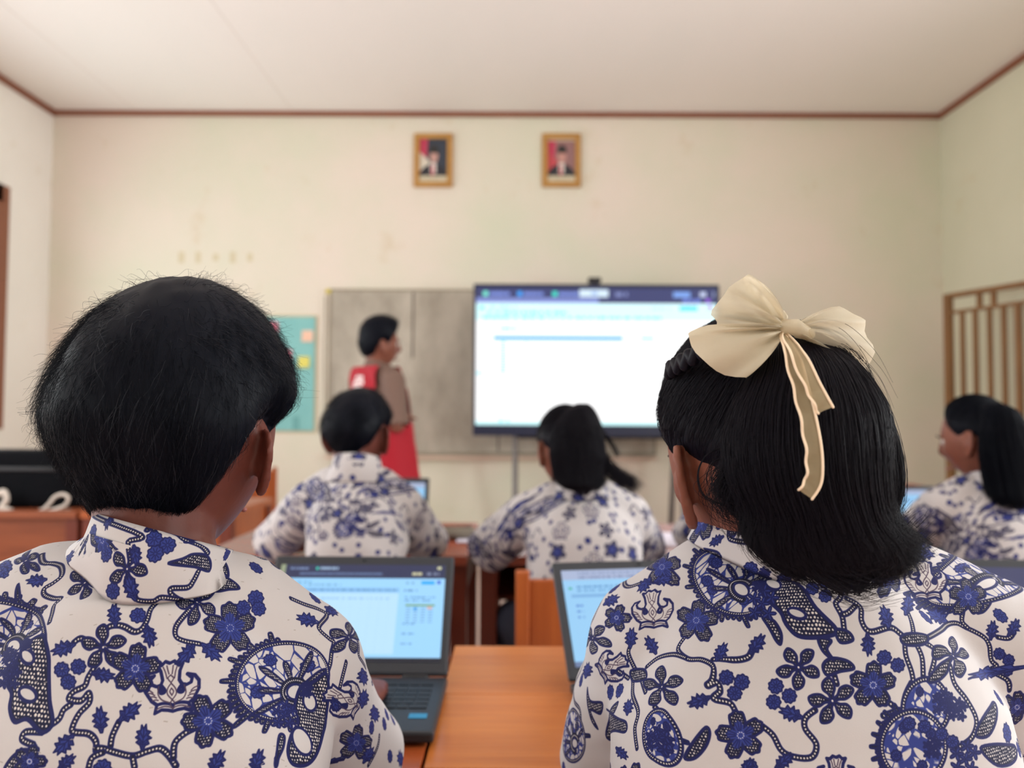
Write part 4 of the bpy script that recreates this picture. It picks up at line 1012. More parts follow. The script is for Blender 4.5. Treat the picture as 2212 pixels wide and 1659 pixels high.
# ================================================================ PEOPLE
def unit_grid(seg=48, rows=36):
    a = np.pi * (np.arange(rows) + .5) / rows; t = 2 * np.pi * np.arange(seg) / seg
    A, T = np.meshgrid(a, t, indexing='ij')
    return np.stack([np.sin(A) * np.cos(T), np.sin(A) * np.sin(T), -np.cos(A)], -1).reshape(-1, 3)
def grid_faces(seg=48, rows=36):
    fs = [(i * seg + j, i * seg + (j + 1) % seg, (i + 1) * seg + (j + 1) % seg, (i + 1) * seg + j) for i in range(rows - 1) for j in range(seg)]
    return fs + [tuple(range(seg - 1, -1, -1)), tuple((rows - 1) * seg + j for j in range(seg))]
sst = lambda a, b, x: (lambda t: t * t * (3 - 2 * t))(np.clip((x - a) / (b - a), 0, 1))
G = lambda x, s: np.exp(-(x / s) ** 2)
def head_pts(d):
    """skull and face surface for unit directions; x right, y forward, z up"""
    x, y, z = .074 * d[:, 0], .094 * d[:, 1], .112 * d[:, 2]
    t = np.clip(-d[:, 2], 0, 1)
    x = x * (1 - .30 * t ** 1.6); y = np.where(d[:, 1] < 0, y * (1 - .40 * t), y * (1 - .05 * t))
    f = sst(.25, .7, d[:, 1]); ax = np.abs(x)
    y = y - .007 * f
    y = y + f * (.021 * G(x, .011) * G(z + .022, .020) + .010 * G(x, .009) * G(z - .004, .02))
    y = y - f * .010 * G(ax - .031, .014) * G(z - .006, .011) + f * .004 * G(ax - .028, .022) * G(z - .026, .009)
    y = y + f * (.006 * G(x, .019) * G(z + .060, .006) + .006 * G(x, .017) * G(z + .073, .006) - .002 * G(x, .02) * G(z + .0665, .003) + .006 * G(x, .018) * G(z + .098, .012))
    y = y + f * .004 * G(ax - .044, .018) * G(z + .018, .018)
    return np.stack([x, y, z], 1)
def head_matrix(Cc, yaw, pitch, roll, s):
    return Matrix.Translation(Cc) @ Matrix.Rotation(math.radians(yaw), 4, 'Z') @ Matrix.Rotation(math.radians(-pitch), 4, 'X') @ Matrix.Rotation(math.radians(roll), 4, 'Y') @ Matrix.Scale(s, 4)
def apply(M, pts):
    m = np.array(M); return pts @ m[:3, :3].T + m[:3, 3]

def add_ear(mb, M, sx, out=28, size=1.0, ez=-.014):
    a = math.radians(out)
    e1 = V((sx * math.sin(a), -math.cos(a), 0)); e2 = V((0, -.16, .987)); n = e1.cross(e2).normalized()
    o = V((sx * .0735, .004, ez))
    T = lambda u, v, w=0: M @ (o + (e1 * u + e2 * v + n * w) * size)
    rim = smooth([(0, .012), (.004, .026), (.015, .033), (.027, .024), (.030, .008), (.026, -.008), (.017, -.022), (.010, -.029)], 4)
    s = M.to_scale().x * size
    k = len(rim)
    mb.tube([T(u, v) for u, v in rim], [s * (.0042 if i < k * .72 else .0052) for i in range(k)], 8)
    R = Matrix((M.to_3x3() @ e1, M.to_3x3() @ e2, M.to_3x3() @ n)).transposed(); R = Matrix([c.normalized() for c in R.transposed()]).transposed()
    mb.ball(T(.014, .003), (s * .016, s * .029, s * .0036), R, 16, 10)
    mb.ball(T(.006, .002, -.001 * sx), (s * .010, s * .019, s * .009), R, 14, 8); mb.ball(T(.006, -.027), (s * .009, s * .009, s * .005), R, 12, 8)

def add_hand(mb, W, fwd, thumb, s=1.0, curl=1.0, down=V((0, 0, -1))):
    """palm, four unequal bent fingers and a thumb leaving the side of the palm"""
    f = V(fwd).normalized(); t = V(thumb); t = (t - f * t.dot(f)).normalized(); dn = f.cross(t); dn = dn if dn.dot(down) > 0 else -dn
    W = V(W); L = .088 * s
    mb.loft([(W - f * .012 * s, t * .024 * s, dn * .018 * s), (W + f * .02 * s, t * .031 * s, dn * .016 * s), (W + f * .055 * s, t * .039 * s, dn * .0135 * s), (W + f * L, t * .040 * s, dn * .011 * s)], 18, 2.4)
    for off, ln, sp in ((.030, .070, .06), (.0102, .080, .01), (-.0098, .074, -.04), (-.0290, .058, -.10)):
        p = W + f * (L - .012 * s) + t * off * s; d = (f + t * sp).normalized(); pts = [p.copy()]; rad = [.0088 * s]
        for q, (fr, an) in enumerate(((.2, 4), (.42, 16), (.30, 24), (.20, 20))):
            d = (Matrix.Rotation(math.radians(an * curl), 3, d.cross(dn)) @ d).normalized()
            p = p + d * ln * fr * s; pts.append(p.copy()); rad.append((.0086, .0080, .0074, .0064)[q] * s)
        mb.tube(pts, rad, 10)
    p = W + f * .022 * s + t * .022 * s; d = (f * .62 + t * .78 + dn * .12).normalized(); pts = [p.copy()]
    for fr, turn in ((.036, 0), (.028, -.35), (.022, -.25)):
        d = (d + (f * .5 - t * .1) * -turn).normalized(); p = p + d * fr * s; pts.append(p.copy())
    mb.tube(pts, [.0125 * s, .0105 * s, .0092 * s, .0075 * s], 10)

def lerp(a, b, t): return V(a) * (1 - t) + V(b) * t

def body_mesh(c):
    """head, neck, torso, arms and hands as one continuous surface"""
    mb = MB(); s = c.get('s', 1.0); M = c['M']
    mb.add([tuple(p) for p in apply(M, head_pts(unit_grid()))], grid_faces())
    for sx in (-1, 1): add_ear(mb, M, sx, c.get('ear_out', 28), c.get('ear_size', 1.0), c.get('ear_z', -.014))
    N, H = V(c['N']), V(c['H'])
    A = (V(c['SR']) - V(c['SL'])).normalized(); hw = (V(c['SR']) - V(c['SL'])).length / 2
    up = (N - H).normalized(); B = up.cross(A).normalized()
    nr = c.get('neck', .05) * s
    mb.tube([M @ V((0, -.022, -.045)), lerp(M @ V((0, -.022, -.085)), N, .3), N + up * .005, N - up * .05], [nr * 1.02, nr, nr * 1.0, nr * .95], 20)
    mb.loft([(lerp(H, N, t), A * w * hw, B * d * s) for t, w, d in ((-.05, .9, .055), (.2, .86, .055), (.5, .86, .055), (.75, .86, .055), (.9, .70, .045), (.98, .42, .035))], 24)
    for S, E, W, th, fw in ((c['SL'], c['EL'], c['WL'], 1, c.get('HL')), (c['SR'], c['ER'], c['WR'], -1, c.get('HR'))):
        S, E, W = V(S), V(E), V(W)
        mb.tube([lerp(N, S, .5), S], [.04 * s, .044 * s], 14)
        mb.tube([S, lerp(S, E, .5), E], [.044 * s, .040 * s, .034 * s], 16); mb.tube([E, lerp(E, W, .35), W], [.034 * s, .035 * s, .023 * s], 16)
        f = V(fw) if fw else (W - E).normalized() * .8 + V((0, .5, 0)); f = f - V((0, 0, f.z)) if not fw else f
        add_hand(mb, W + f.normalized() * .01, f, A * th, s * .96, c.get('curl', 1.0), V(c.get('palm', (0, 0, -1))))
    return remeshed(mb, c['vox'], 3, .4)

def shirt_mesh(c, grow=0.0, sleeves=True, t0=-.10):
    mb = MB(); s = c.get('s', 1.0)
    N, H, SL, SR = V(c['N']), V(c['H']), V(c['SL']), V(c['SR'])
    A = (SR - SL).normalized(); hw = (SR - SL).length / 2 * c.get('wide', 1.0) + grow; up = (N - H).normalized(); B = up.cross(A).normalized()
    dp = c.get('deep', .105) * s + grow; hunch = c.get('hunch', 0.0)
    mb.loft([(lerp(H, N, t) - V((0, hunch * math.sin(max(0, t) * math.pi), 0)), A * w * hw, B * d * dp) for t, w, d in ((t0, 1.06, 1.08), (.15, 1.04, 1.05), (.4, 1.04, 1.0), (.62, 1.06, 1.0), (.78, 1.03, .95), (.9, .8, .80), (.98, .52, .70))], 36, 2.2)
    cuffs = []
    for S, E in ((SL, V(c['EL'])), (SR, V(c['ER']))):
        mb.tube([N - up * .012, lerp(N, S, .5) + up * c.get('trap', .008), S], [(.050) * s + grow, .054 * s + grow, .058 * s + grow], 22)
        if sleeves:
            k = c.get('sleeve', .8); r = c.get('sleeve_r', .060) * s
            e = lerp(S, E, k); out = ((E - S).cross(up)).normalized()
            mb.tube([S, lerp(S, E, .3), lerp(S, E, .6), lerp(S, E, k + .08)], [.060 * s, r * 1.0, r * 1.02, r * 1.04], 24)
            cuffs.append((e, E - S))
        else:
            pass
    me = remeshed(mb, c['svox'], c.get('ssm', 10), .5)
    for e, n in cuffs: cut(me, e, n, .11 * s)
    # folds
    amp = c.get('fold', .0052); co = co_array(me); nn = np.empty(len(me.vertices) * 3); me.vertices.foreach_get('normal', nn); nn = nn.reshape(-1, 3)
    d = np.empty(len(co)); cx = N.x
    for i, p in enumerate(co):
        q = V((p[0] * 5 + 3, p[1] * 6, p[2] * 13 + abs(p[0] - cx) * 9)); d[i] = noise.noise(q + V((c['seed'] * 7.3, 0, 0))) * 1.0 + .45 * noise.noise(q * 2.3)
    w = .45 + .55 * sst(.6, 1.1, np.abs(co[:, 0] - cx) / max(hw, .05))
    for S in (SL, SR):      # gathers under the arms
        arm = S + V((0, -.03, -.10)); rr = np.linalg.norm(co - np.array(arm), axis=1); w = w + 1.2 * G(rr, .06)
    set_co(me, co + nn * (d * w * amp)[:, None])
    me.polygons.foreach_set('use_smooth', [True] * len(me.polygons))
    return me
def cloth_uv(me, c):
    """arc-length like layout: across the back and round the sides, up and over the shoulders"""
    N = c['N']; yb = c['yb']; off = c.get('uvoff', (0, 0))
    def dep(p): return np.maximum(0, p[:, 1] - yb - .02)
    sgn = lambda p: np.clip((p[:, 0] - N[0]) / .03, -1, 1)
    flat_uv(me, lambda p: (p[:, 0] - N[0] + sgn(p) * .8 * dep(p) + .45 + off[0]) / .9, lambda p: (p[:, 2] - N[2] + .55 * dep(p) + .42 + off[1]) / .72)
def collar_obj(c, root, m):
    N = V(c['N']); ax = V(c.get('collar_axis', (0, .25, .95))).normalized(); X = V((1, 0, 0)); X = (X - ax * X.dot(ax)).normalized(); Y = ax.cross(X)
    o = N + V(c.get('collar_off', (0, 0, 0))); ri, ro, hc = c.get('collar', (.052, .066, .034)); s = c.get('s', 1.0)
    fall = c.get('fall', -.022)
    prof = [(ri - .018, -.028), (ri - .004, -.004), (ri, hc * .5), (ri + .001, hc), (ri + .004, hc + .003), (ri + .008, hc), (ri * .45 + ro * .55, hc * .45), (ro, fall), (ro - .0015, fall - .002), (ri + .006, hc * .6)]
    rows = []; n = 41
    for k, (r, h) in enumerate(prof):   # stand, fold, fall, and back up inside
        row = []
        for i in range(n):
            ph = math.radians(-158 + 316 * i / (n - 1)); drop = .02 * (abs(ph) / 2.7) ** 3 if k in (7, 8) else 0
            row.append(o + ax * ((h - drop) * s) + (X * math.sin(ph) - Y * math.cos(ph) * 1.08) * r * s)
        rows.append(row)
    sm = c['shirt_obj'].data; tree = BVHTree.FromPolygons([tuple(v.co) for v in sm.vertices], [tuple(f.vertices) for f in sm.polygons])
    mvs = []
    for i in range(n):          # the fall rests on the shirt
        hit, no, _, dist = tree.find_nearest(rows[7][i] - ax * .004); d = hit + no * .005 - rows[7][i]
        mvs.append(np.array(d) * min(1, .045 / max(dist, 1e-6)))
    mvs = np.array(mvs); kern = np.array([1, 2, 3, 4, 3, 2, 1]) / 16
    mvs = np.stack([np.convolve(np.pad(mvs[:, q], 3, 'edge'), kern, 'valid') for q in range(3)], 1)
    for i in range(n):
        mv = V(mvs[i]); rows[7][i] = rows[7][i] + mv; rows[8][i] = rows[8][i] + mv * 1.1; rows[6][i] = rows[6][i] + mv * .45 - Y * (math.cos(math.radians(-158 + 316 * i / (n - 1))) * .003); rows[5][i] = rows[5][i] + mv * .12
    mb = MB(); mb.rings(rows, cap=False, closed=False); ob = mb.obj('collar', m, root, True)
    me = ob.data; uv = me.uv_layers.new(name='uv'); vi = np.empty(len(me.loops), dtype=np.int32); me.loops.foreach_get('vertex_index', vi)
    R = np.array([[tuple(p) for p in row] for row in rows]); L = np.concatenate([np.zeros((1, n)), np.cumsum(np.linalg.norm(np.diff(R, axis=0), axis=2), axis=0)])
    ph = np.radians(-158 + 316 * (vi % n) / (n - 1)); off = c.get('uvoff', (0, 0))
    uv.data.foreach_set('uv', np.stack([(ph * ro + .45 + off[0]) / .9, (.245 - L[vi // n, vi % n] + .42 + off[1]) / .72], 1).astype(np.float32).ravel())
    return ob

# ---------------------------------------------------------------- hair
def boy_line(d):
    """hairline height on the head (local z) round the azimuth; front, side, nape"""
    az = np.degrees(np.arctan2(np.abs(d[:, 0]), d[:, 1]))
    return np.interp(az, [0, 40, 62, 80, 92, 108, 125, 150, 180], [.062, .060, .030, .000, .012, -.008, -.050, -.072, -.074])
def girl_line(d):
    az = np.degrees(np.arctan2(np.abs(d[:, 0]), d[:, 1]))
    return np.interp(az, [0, 40, 62, 80, 95, 110, 130, 155, 180], [.070, .060, .034, .008, .006, -.008, -.030, -.052, -.060])
def make_cap(c, T, line):
    """returns f(dirs, q) -> local points at hair depth q (0 scalp .. 1 outside)"""
    def f(d, q):
        p = head_pts(d); m = sst(-.004, .030, p[:, 2] - line(d)); t = T(d) * m - .004 * (1 - m)
        return p + d * (t * q)[:, None]
    return f
def cap_obj(c, f, root, m, name='hair', noise_amp=.002):
    d = unit_grid(72, 54); p = f(d, np.full(len(d), .80))
    for i in range(len(p)):
        q = V(d[i]) * 9; p[i] += d[i] * noise_amp * noise.noise(V((q.x, q.y, q.z * .5 + c['seed'])))
    mb = MB(); mb.add([tuple(v) for v in apply(c['M'], p)], grid_faces(72, 54)); return mb.obj(name, m, root, True)
def curves_obj(name, pts, r0, r1, m, parent):
    """pts (n, k, 3) strands; tapering radius"""
    n, k, _ = pts.shape
    hc = bpy.data.hair_curves.new(name); hc.add_curves([k] * n)
    hc.attributes['position'].data.foreach_set('vector', np.ascontiguousarray(pts, dtype=np.float32).ravel())
    ra = hc.attributes.get('radius') or hc.attributes.new('radius', 'FLOAT', 'POINT')
    r0 = np.broadcast_to(np.asarray(r0, dtype=np.float32), (n,)); t = np.linspace(0, 1, k)
    ra.data.foreach_set('value', (r0[:, None] * (1 - t[None, :] ** 2) + r1 * t[None, :] ** 2).astype(np.float32).ravel())
    hc.materials.append(m); o = bpy.data.objects.new(name, hc); link(o, parent); o['kind'] = 'stuff'; return o
def nrm(a): return a / np.maximum(1e-9, np.linalg.norm(a, axis=-1, keepdims=True))
def boy_strands(c, f, line, n, length, m, hair, k=9, whorl=(.1, -.5, .85), rad=.00016, seed=1, lift=.12, wild=.35):
    rg = np.random.default_rng(seed); w = nrm(np.array(whorl))
    d = nrm(rg.normal(size=(n * 3, 3))); p = head_pts(d); d = d[p[:, 2] > line(d) + .006][:n]; n = len(d)
    q0 = rg.random(n) ** .6; fl = nrm(rg.normal(size=(n, 3))); L = length * rg.uniform(.55, 1.15, n); out = []
    clump = nrm(rg.normal(size=(160, 3))); ci = np.argmax(d @ nrm(rg.normal(size=(160, 3))).T, 1); jit = clump[ci] * .7 + fl * .3
    cur = d.copy()
    for i in range(k):
        t = i / (k - 1); q = q0 * (.5 + .5 * t) + (.5 * t) * (1 - q0) + lift * t * t * rg.random(n)
        out.append(f(cur, q))
        away = cur * (cur @ w)[:, None] - w; g = np.array([0, 0, -1.]) - cur * (-cur[:, 2])[:, None]
        tan = nrm(nrm(away) * .75 + g * .6 + (jit - cur * (jit * cur).sum(1)[:, None]) * wild)
        st = L / (k - 1) / .1
        nx = nrm(cur + tan * st[:, None]); z = head_pts(nx)[:, 2] - line(nx); st = st * np.where(z < .004, .15, 1); cur = nrm(cur + tan * st[:, None])
    P_ = np.stack(out, 1); return curves_obj('hair_strands', apply(c['M'], P_.reshape(-1, 3)).reshape(P_.shape), rad, rad * .25, m, hair)
def girl_strands(c, f, line, n, m, hair, tie, k=9, rad=.00016, seed=2):
    rg = np.random.default_rng(seed); w = nrm(np.array(tie))
    d = nrm(rg.normal(size=(n * 3, 3))); p = head_pts(d); d = d[p[:, 2] > line(d) + .002][:n]; n = len(d)
    q0 = rg.random(n) ** .5; q1 = rg.uniform(.9, 1.12, n); a = np.arccos(np.clip(d @ w, -1, 1)); tgt = np.minimum(1, rg.uniform(.5, 1.0, n)); out = []
    perp = nrm(np.cross(d, w) + 1e-6); wav = rg.normal(0, .03, n)
    for i in range(k):
        t = i / (k - 1) * tgt; sa = np.maximum(np.sin(a), 1e-3)
        cur = nrm(d * (np.sin((1 - t) * a) / sa)[:, None] + w * (np.sin(t * a) / sa)[:, None] + perp * (wav * np.sin(t * 3.14))[:, None])
        out.append(f(cur, q0 * (1 - t) + q1 * t + .35 * np.sin(3.14 * t) * rg.random(n)))
    P_ = np.stack(out, 1); return curves_obj('hair_strands', apply(c['M'], P_.reshape(-1, 3)).reshape(P_.shape), rad, rad * .4, m, hair)
def ponytail(c, prof, m, hair, n, k=14, rad=.00017, seed=3, flip=.02, end=(.78, 1.0), core=.84):
    """prof: (centre, half width, half depth) down the tail"""
    rg = np.random.default_rng(seed)
    ctr = np.array([tuple(p[0]) for p in prof]); wd = np.array([p[1] for p in prof]); dp = np.array([p[2] for p in prof]); tt = np.linspace(0, 1, len(prof))
    fine = np.linspace(0, 1, 40); sm = smooth3(list(ctr), 8); smt = np.linspace(0, 1, len(sm)); sm = np.array(sm)
    ev = lambda t: np.stack([np.interp(t, smt, sm[:, j]) for j in range(3)], -1)
    W = lambda t: np.interp(t, tt, wd); D = lambda t: np.interp(t, tt, dp)
    mb = MB(); rg2 = np.random.default_rng(9); ph = rg2.random(40) * 6
    rs = []
    for t in fine:
        cc = ev(np.array([t]))[0]; r = []
        for j in range(48):
            a = 2 * math.pi * j / 48; b = core * (1 + .06 * math.sin(a * 11 + 2 * math.sin(t * 5)) + .04 * math.sin(a * 23 + t * 6)) * (1 if t < .8 else max(.25, 1 - (t - .8) * 3))
            r.append(V(cc) + V((W(t) * b * math.cos(a), D(t) * b * math.sin(a), .012 * math.sin(a * 7) * t ** 3)))
        rs.append(r)
    mb.rings(rs); tail = mb.obj('ponytail', m, c['root'], True)
    th = rg.random(n) * 2 * np.pi; rr = np.sqrt(rg.uniform(.55, 1.0, n)); cl = np.round(th * 9) / 9; te = rg.uniform(end[0], end[1], n); a1 = rg.normal(0, .10, n); a2 = rg.random(n) * 6.28
    out = []; hook = np.cos(th) * rg.uniform(.2, 1.2, n)
    for i in range(k):
        t = te * i / (k - 1); e = np.clip((t / te - .72) / .28, 0, 1) ** 2
        ang = th * (1 - .35 * t) + cl * .35 * t + .10 * np.sin(t * 5 + a2)
        r = rr * (1 + .04 * np.sin(t * 9 + a2)) + a1 * t * .5
        p = ev(t); p[:, 0] += W(t) * r * np.cos(ang) + flip * e * hook; p[:, 1] += D(t) * r * np.sin(ang) - .006 * e; p[:, 2] += .4 * flip * e * np.abs(hook) * rg.random(n)
        out.append(p)
    curves_obj('tail_strands', np.stack(out, 1), rad, rad * .3, m, tail); return tail
def lock(pts, w, n, m, parent, seed=0, rad=.00016, k=16, spread=1.6, name='hair_lock'):
    rg = np.random.default_rng(seed); sm = np.array(smooth3([tuple(p) for p in pts], 6)); t = np.linspace(0, 1, k); src = np.linspace(0, 1, len(sm))
    b = np.stack([np.interp(t, src, sm[:, j]) for j in range(3)], -1); off = rg.normal(0, w, (n, 3)); sp = 1 + (spread - 1) * t
    out = b[None] + off[:, None, :] * sp[None, :, None] + .35 * w * np.sin(t[None, :, None] * rg.uniform(3, 9, (n, 1, 1)) + rg.random((n, 1, 3)) * 6)
    return curves_obj(name, out, rad, rad * .3, m, parent)

# ---------------------------------------------------------------- one person
def person(c):
    N = V(c['N']); s = c.get('s', 1.0)
    root = empty('person', (0, 0, 0)); root.location = (c['H'][0], c['H'][1], 0); c['root'] = root
    tag(root, c['label'], 'person', c.get('group'))
    bpy.context.view_layer.update()
    c['M'] = head_matrix(V(c['C']), *c['turn'], s)
    c['yb'] = c['N'][1] - c.get('deep', .105) * s
    me = body_mesh(c); me.materials.append(c['skin']); me.polygons.foreach_set('use_smooth', [True] * len(me.polygons))
    link(bpy.data.objects.new('body', me), root)
    sh = shirt_mesh(c); sh.materials.append(c['shirt']); cloth_uv(sh, c); so = link(bpy.data.objects.new('shirt', sh), root); c['shirt_obj'] = so
    sd = so.modifiers.new('cloth', 'SOLIDIFY'); sd.thickness = .0012; sd.offset = -1
    c['collar_obj'] = collar_obj(c, root, c['shirt'])
    # face
    M = c['M']
    for sx in (-1, 1):
        mb = MB(); mb.ball(M @ V((sx * .031, .0672, .006)), .0115 * s, None, 16, 10); e = mb.obj('eye', M_EYE, root, True)
        mb = MB(); mb.ball(M @ V((sx * .031, .0742, .006)), .0056 * s, None, 12, 8); mb.obj('iris', M_IRIS, e, True)
        mb = MB(); mb.tube([M @ V((sx * x, y, z)) for x, y, z in ((.013, .0880, .022), (.028, .0880, .027), (.045, .078, .022))], .0024 * s, 6, flat=.6); mb.obj('eyebrow', c['hairm'], root, True)
    mb = MB(); mb.tube([M @ V(q) for q in ((-.021, .081, -.067), (-.008, .0925, -.065), (0, .0915, -.066), (.008, .0925, -.065), (.021, .081, -.067))], .0036 * s, 8, flat=.7); mb.obj('lips', M_LIP, root, True)
    # trousers and shoes
    H = V(c['H']); mb = MB(); A = (V(c['SR']) - V(c['SL'])).normalized(); hw = .105 * s
    A = V((A.x, A.y, 0)).normalized()
    mb.loft([(H + V((0, 0, z)), A * w * s, A.cross(V((0, 0, 1))) * d * s) for z, w, d in ((-.075, .12, .09), (-.03, .15, .115), (.03, .145, .11), (.10, .135, .095))], 24)
    for sx, kn, an in ((-1, c['KL'], c['AL']), (1, c['KR'], c['AR'])):
        h = H + A * (sx * .085 * s) + V((0, 0, -.01)); mb.tube([h, lerp(h, kn, .5), V(kn)], [.085 * s, .078 * s, .062 * s], 18); mb.tube([V(kn), lerp(kn, an, .4), V(an) + V((0, 0, .03))], [.062 * s, .058 * s, .048 * s], 18)
    tm = remeshed(mb, .012, 4, .5); tm.materials.append(M_TROUSER); tm.polygons.foreach_set('use_smooth', [True] * len(tm.polygons)); link(bpy.data.objects.new('trousers', tm), root)
    fd = V(c.get('feet', (0, 1, 0)))
    for an in (c['AL'], c['AR']):
        a = V(an); lat = fd.cross(V((0, 0, 1))); mb = MB(); z0 = V((a.x, a.y, 0))
        mb.loft([(z0 + fd * y + V((0, 0, h / 2)), lat * w, V((0, 0, h / 2))) for y, w, h in ((-.075, .018, .04), (-.06, .032, .085), (0, .036, .10), (.06, .042, .065), (.12, .044, .048), (.165, .028, .036), (.175, .012, .028))], 18, 2.6)
        mb.obj('shoe', M_SHOE, root, True)
    c['hair_fn'](c)
    # parts were laid out in world coordinates: bring them under the root
    inv = Matrix.Translation(-root.location)
    for o in root.children: o.matrix_parent_inverse = inv
    return root

def boy_hair(T, n, length, line=boy_line, **kw):
    def go(c):
        f = make_cap(c, T, line); h = cap_obj(c, f, c['root'], c['hairm']); c['hair'] = h
        boy_strands(c, f, line, n, length, c['hairm'], h, seed=c['seed'], **kw)
        if n > 8000: boy_strands(c, f, line, 2600, length * .8, M_HAIR3, h, seed=c['seed'] + 50, **dict(kw, lift=.30, wild=1.3)); boy_strands(c, f, line, 1800, length * .7, c['hairm'], h, seed=c['seed'] + 90, **dict(kw, lift=.62, wild=1.7))
    return go
def girl_hair(thick, n, tie, tail, ntail, extra=None, **kw):
    def go(c):
        f = make_cap(c, lambda d: np.full(len(d), thick), girl_line); h = cap_obj(c, f, c['root'], c['hairm'], noise_amp=.0015); c['hair'] = h
        girl_strands(c, f, girl_line, n, c['hairm'], h, tie, seed=c['seed'])
        c['tail'] = ponytail(c, tail, c['hairm'], h, ntail, seed=c['seed'], **kw)
        if extra: extra(c)
    return go
# ---------------------------------------------------------------- batik cloth
def batik(data, seed, specks=0):
    cv = Canvas(-.45, -.42, .45, .30, 2500, CLOTH); draw_batik(cv, data, seed, specks); return cv.a
M_BATIK_A = image_mat('batik_cloth', image('batik_cloth', batik(BATIK_A, 11, 1500)), .75, 0, .06, .25)
M_BATIK_B = image_mat('batik_cloth_crisp', image('batik_cloth_crisp', batik(BATIK_B, 23)), .75, 0, .06, .25)

def seated(x, y, kx=.11, ky=.42): return dict(H=(x, y, .515), KL=(x - kx, y + ky, .47), KR=(x + kx, y + ky, .47), AL=(x - kx, y + ky - .02, .07), AR=(x + kx, y + ky - .02, .07))

# nearest boy, back to us, head turned to the right
def thick_boy(d):
    return .015 + .007 * sst(-.2, .5, d[:, 2]) + .006 * np.exp(-((d[:, 2] - .02) / .35) ** 2) - .008 * sst(.0, .8, -d[:, 2])
def line_boyA(d): return boy_line(d) - .028 * sst(-.2, -.6, d[:, 1]) - .045 * sst(.15, .45, -d[:, 0]) * sst(-.9, -.6, d[:, 1]) * sst(.55, .25, d[:, 1])
def thick_boyA(d): return thick_boy(d) + .005 * sst(.5, .9, np.abs(d[:, 0])) * np.exp(-((d[:, 2] - .0) / .4) ** 2)
boyA = dict(seated(-.29, .53), seed=3, label='boy nearest the camera on the left in blue and white batik shirt, head turned right',
    N=(-.277, .610, .985), C=(-.283, .652, 1.106), turn=(-10, 6, 3), s=1.0, neck=.046, ear_size=.80, ear_z=-.024, ear_out=46,
    SL=(-.440, .63, .925), SR=(-.186, .64, .910), EL=(-.51, .78, .755), ER=(-.160, .80, .755), WL=(-.34, .985, .745), WR=(-.20, .985, .745),
    vox=.0032, svox=.0045, wide=1.06, deep=.085, sleeve=.86, sleeve_r=.054, skin=M_SKIN_A, shirt=M_BATIK_A, hairm=M_HAIR,
    collar_axis=(.24, .24, .92), collar_off=(-.006, -.008, .010), collar=(.045, .058, .030), fall=.0,
    hair_fn=boy_hair(thick_boyA, 20000, .07, line=line_boyA, lift=.22, wild=.9))
# nearest girl with the bow, head bowed and turned left
def tail_B(): return [(P(1712, 712, .575), .012, .012), (P(1725, 745, .555), .025, .020), (P(1745, 800, .535), .037, .028), (P(1748, 880, .52), .050, .034), (P(1744, 960, .513), .053, .036), (P(1748, 1040, .51), .051, .034), (P(1768, 1110, .51), .047, .030), (P(1790, 1170, .512), .047, .025), (P(1815, 1220, .515), .034, .018), (P(1835, 1250, .52), .016, .008)]
def extra_B(c):
    h, t, m = c['hair'], c['tail'], c['hairm']; q = P
    lock([q(1800, 760, .54), q(1862, 830, .53), q(1905, 910, .525), q(1928, 990, .525), q(1930, 1060, .525), q(1908, 1120, .525), q(1876, 1165, .52)], .0026, 900, m, t, 1, spread=1.2)
    lock([q(1830, 820, .54), q(1885, 900, .53), q(1905, 980, .525), q(1908, 1050, .525), q(1930, 1110, .52), q(1940, 1165, .52)], .0016, 260, m, t, 2, spread=1.5)
    lock([q(1640, 1050, .52), q(1615, 1120, .52), q(1640, 1180, .515), q(1690, 1220, .515), q(1745, 1245, .515)], .0024, 420, m, t, 3)
    lock([q(1600, 1010, .53), q(1575, 1050, .53), q(1590, 1085, .53), q(1640, 1100, .525)], .0055, 700, m, t, 4)
    lock([q(1780, 1150, .515), q(1850, 1190, .515), q(1910, 1185, .515), q(1950, 1150, .515)], .0045, 700, m, t, 5, spread=2.0)
    lock([q(1700, 1120, .512), q(1760, 1200, .512), q(1840, 1240, .512), q(1905, 1215, .512)], .0055, 900, m, t, 6, spread=1.7)
    for k, pp in enumerate((((1560, 965), (1525, 985), (1508, 1025), (1520, 1070), (1560, 1088), (1600, 1082)), ((1575, 985), (1540, 1000), (1526, 1035), (1540, 1070)), ((1580, 990), (1545, 995), (1535, 1030), (1550, 1060), (1590, 1075)))):
        lock([q(x, y, .555) for x, y in pp], .0004, (14, 7, 5)[k], m, h, 10 + k, spread=2.0)
    lock([q(1770, 735, .55), q(1830, 775, .54), q(1872, 830, .535), q(1895, 890, .53)], .0035, 45, m, h, 41, spread=1.5, name='loose_hairs')
    lock([q(1740, 705, .55), q(1800, 725, .54), q(1850, 780, .535), q(1880, 850, .53)], .0045, 22, m, h, 42, spread=1.8, name='loose_hairs')
    lock([q(1650, 770, .55), q(1625, 850, .535), q(1600, 930, .53), q(1570, 990, .53)], .005, 60, m, h, 43, spread=1.6, name='loose_hairs')
    # plait from the temple to the tie
    mb = MB(); pts = smooth3([q(1446, 800, .65), q(1480, 780, .61), q(1540, 745, .585), q(1620, 720, .575), q(1690, 712, .575)], 6)
    for i, p in enumerate(pts[:-1]):
        a, b = V(pts[i]), V(pts[i + 1]); d = (b - a).normalized(); z = V((0, 0, .006 * (1 if i % 2 else -1)))
        mb.tube([a + z * .6, b - z * .6], .0048, 8)
    mb.obj('plait', m, h, True)
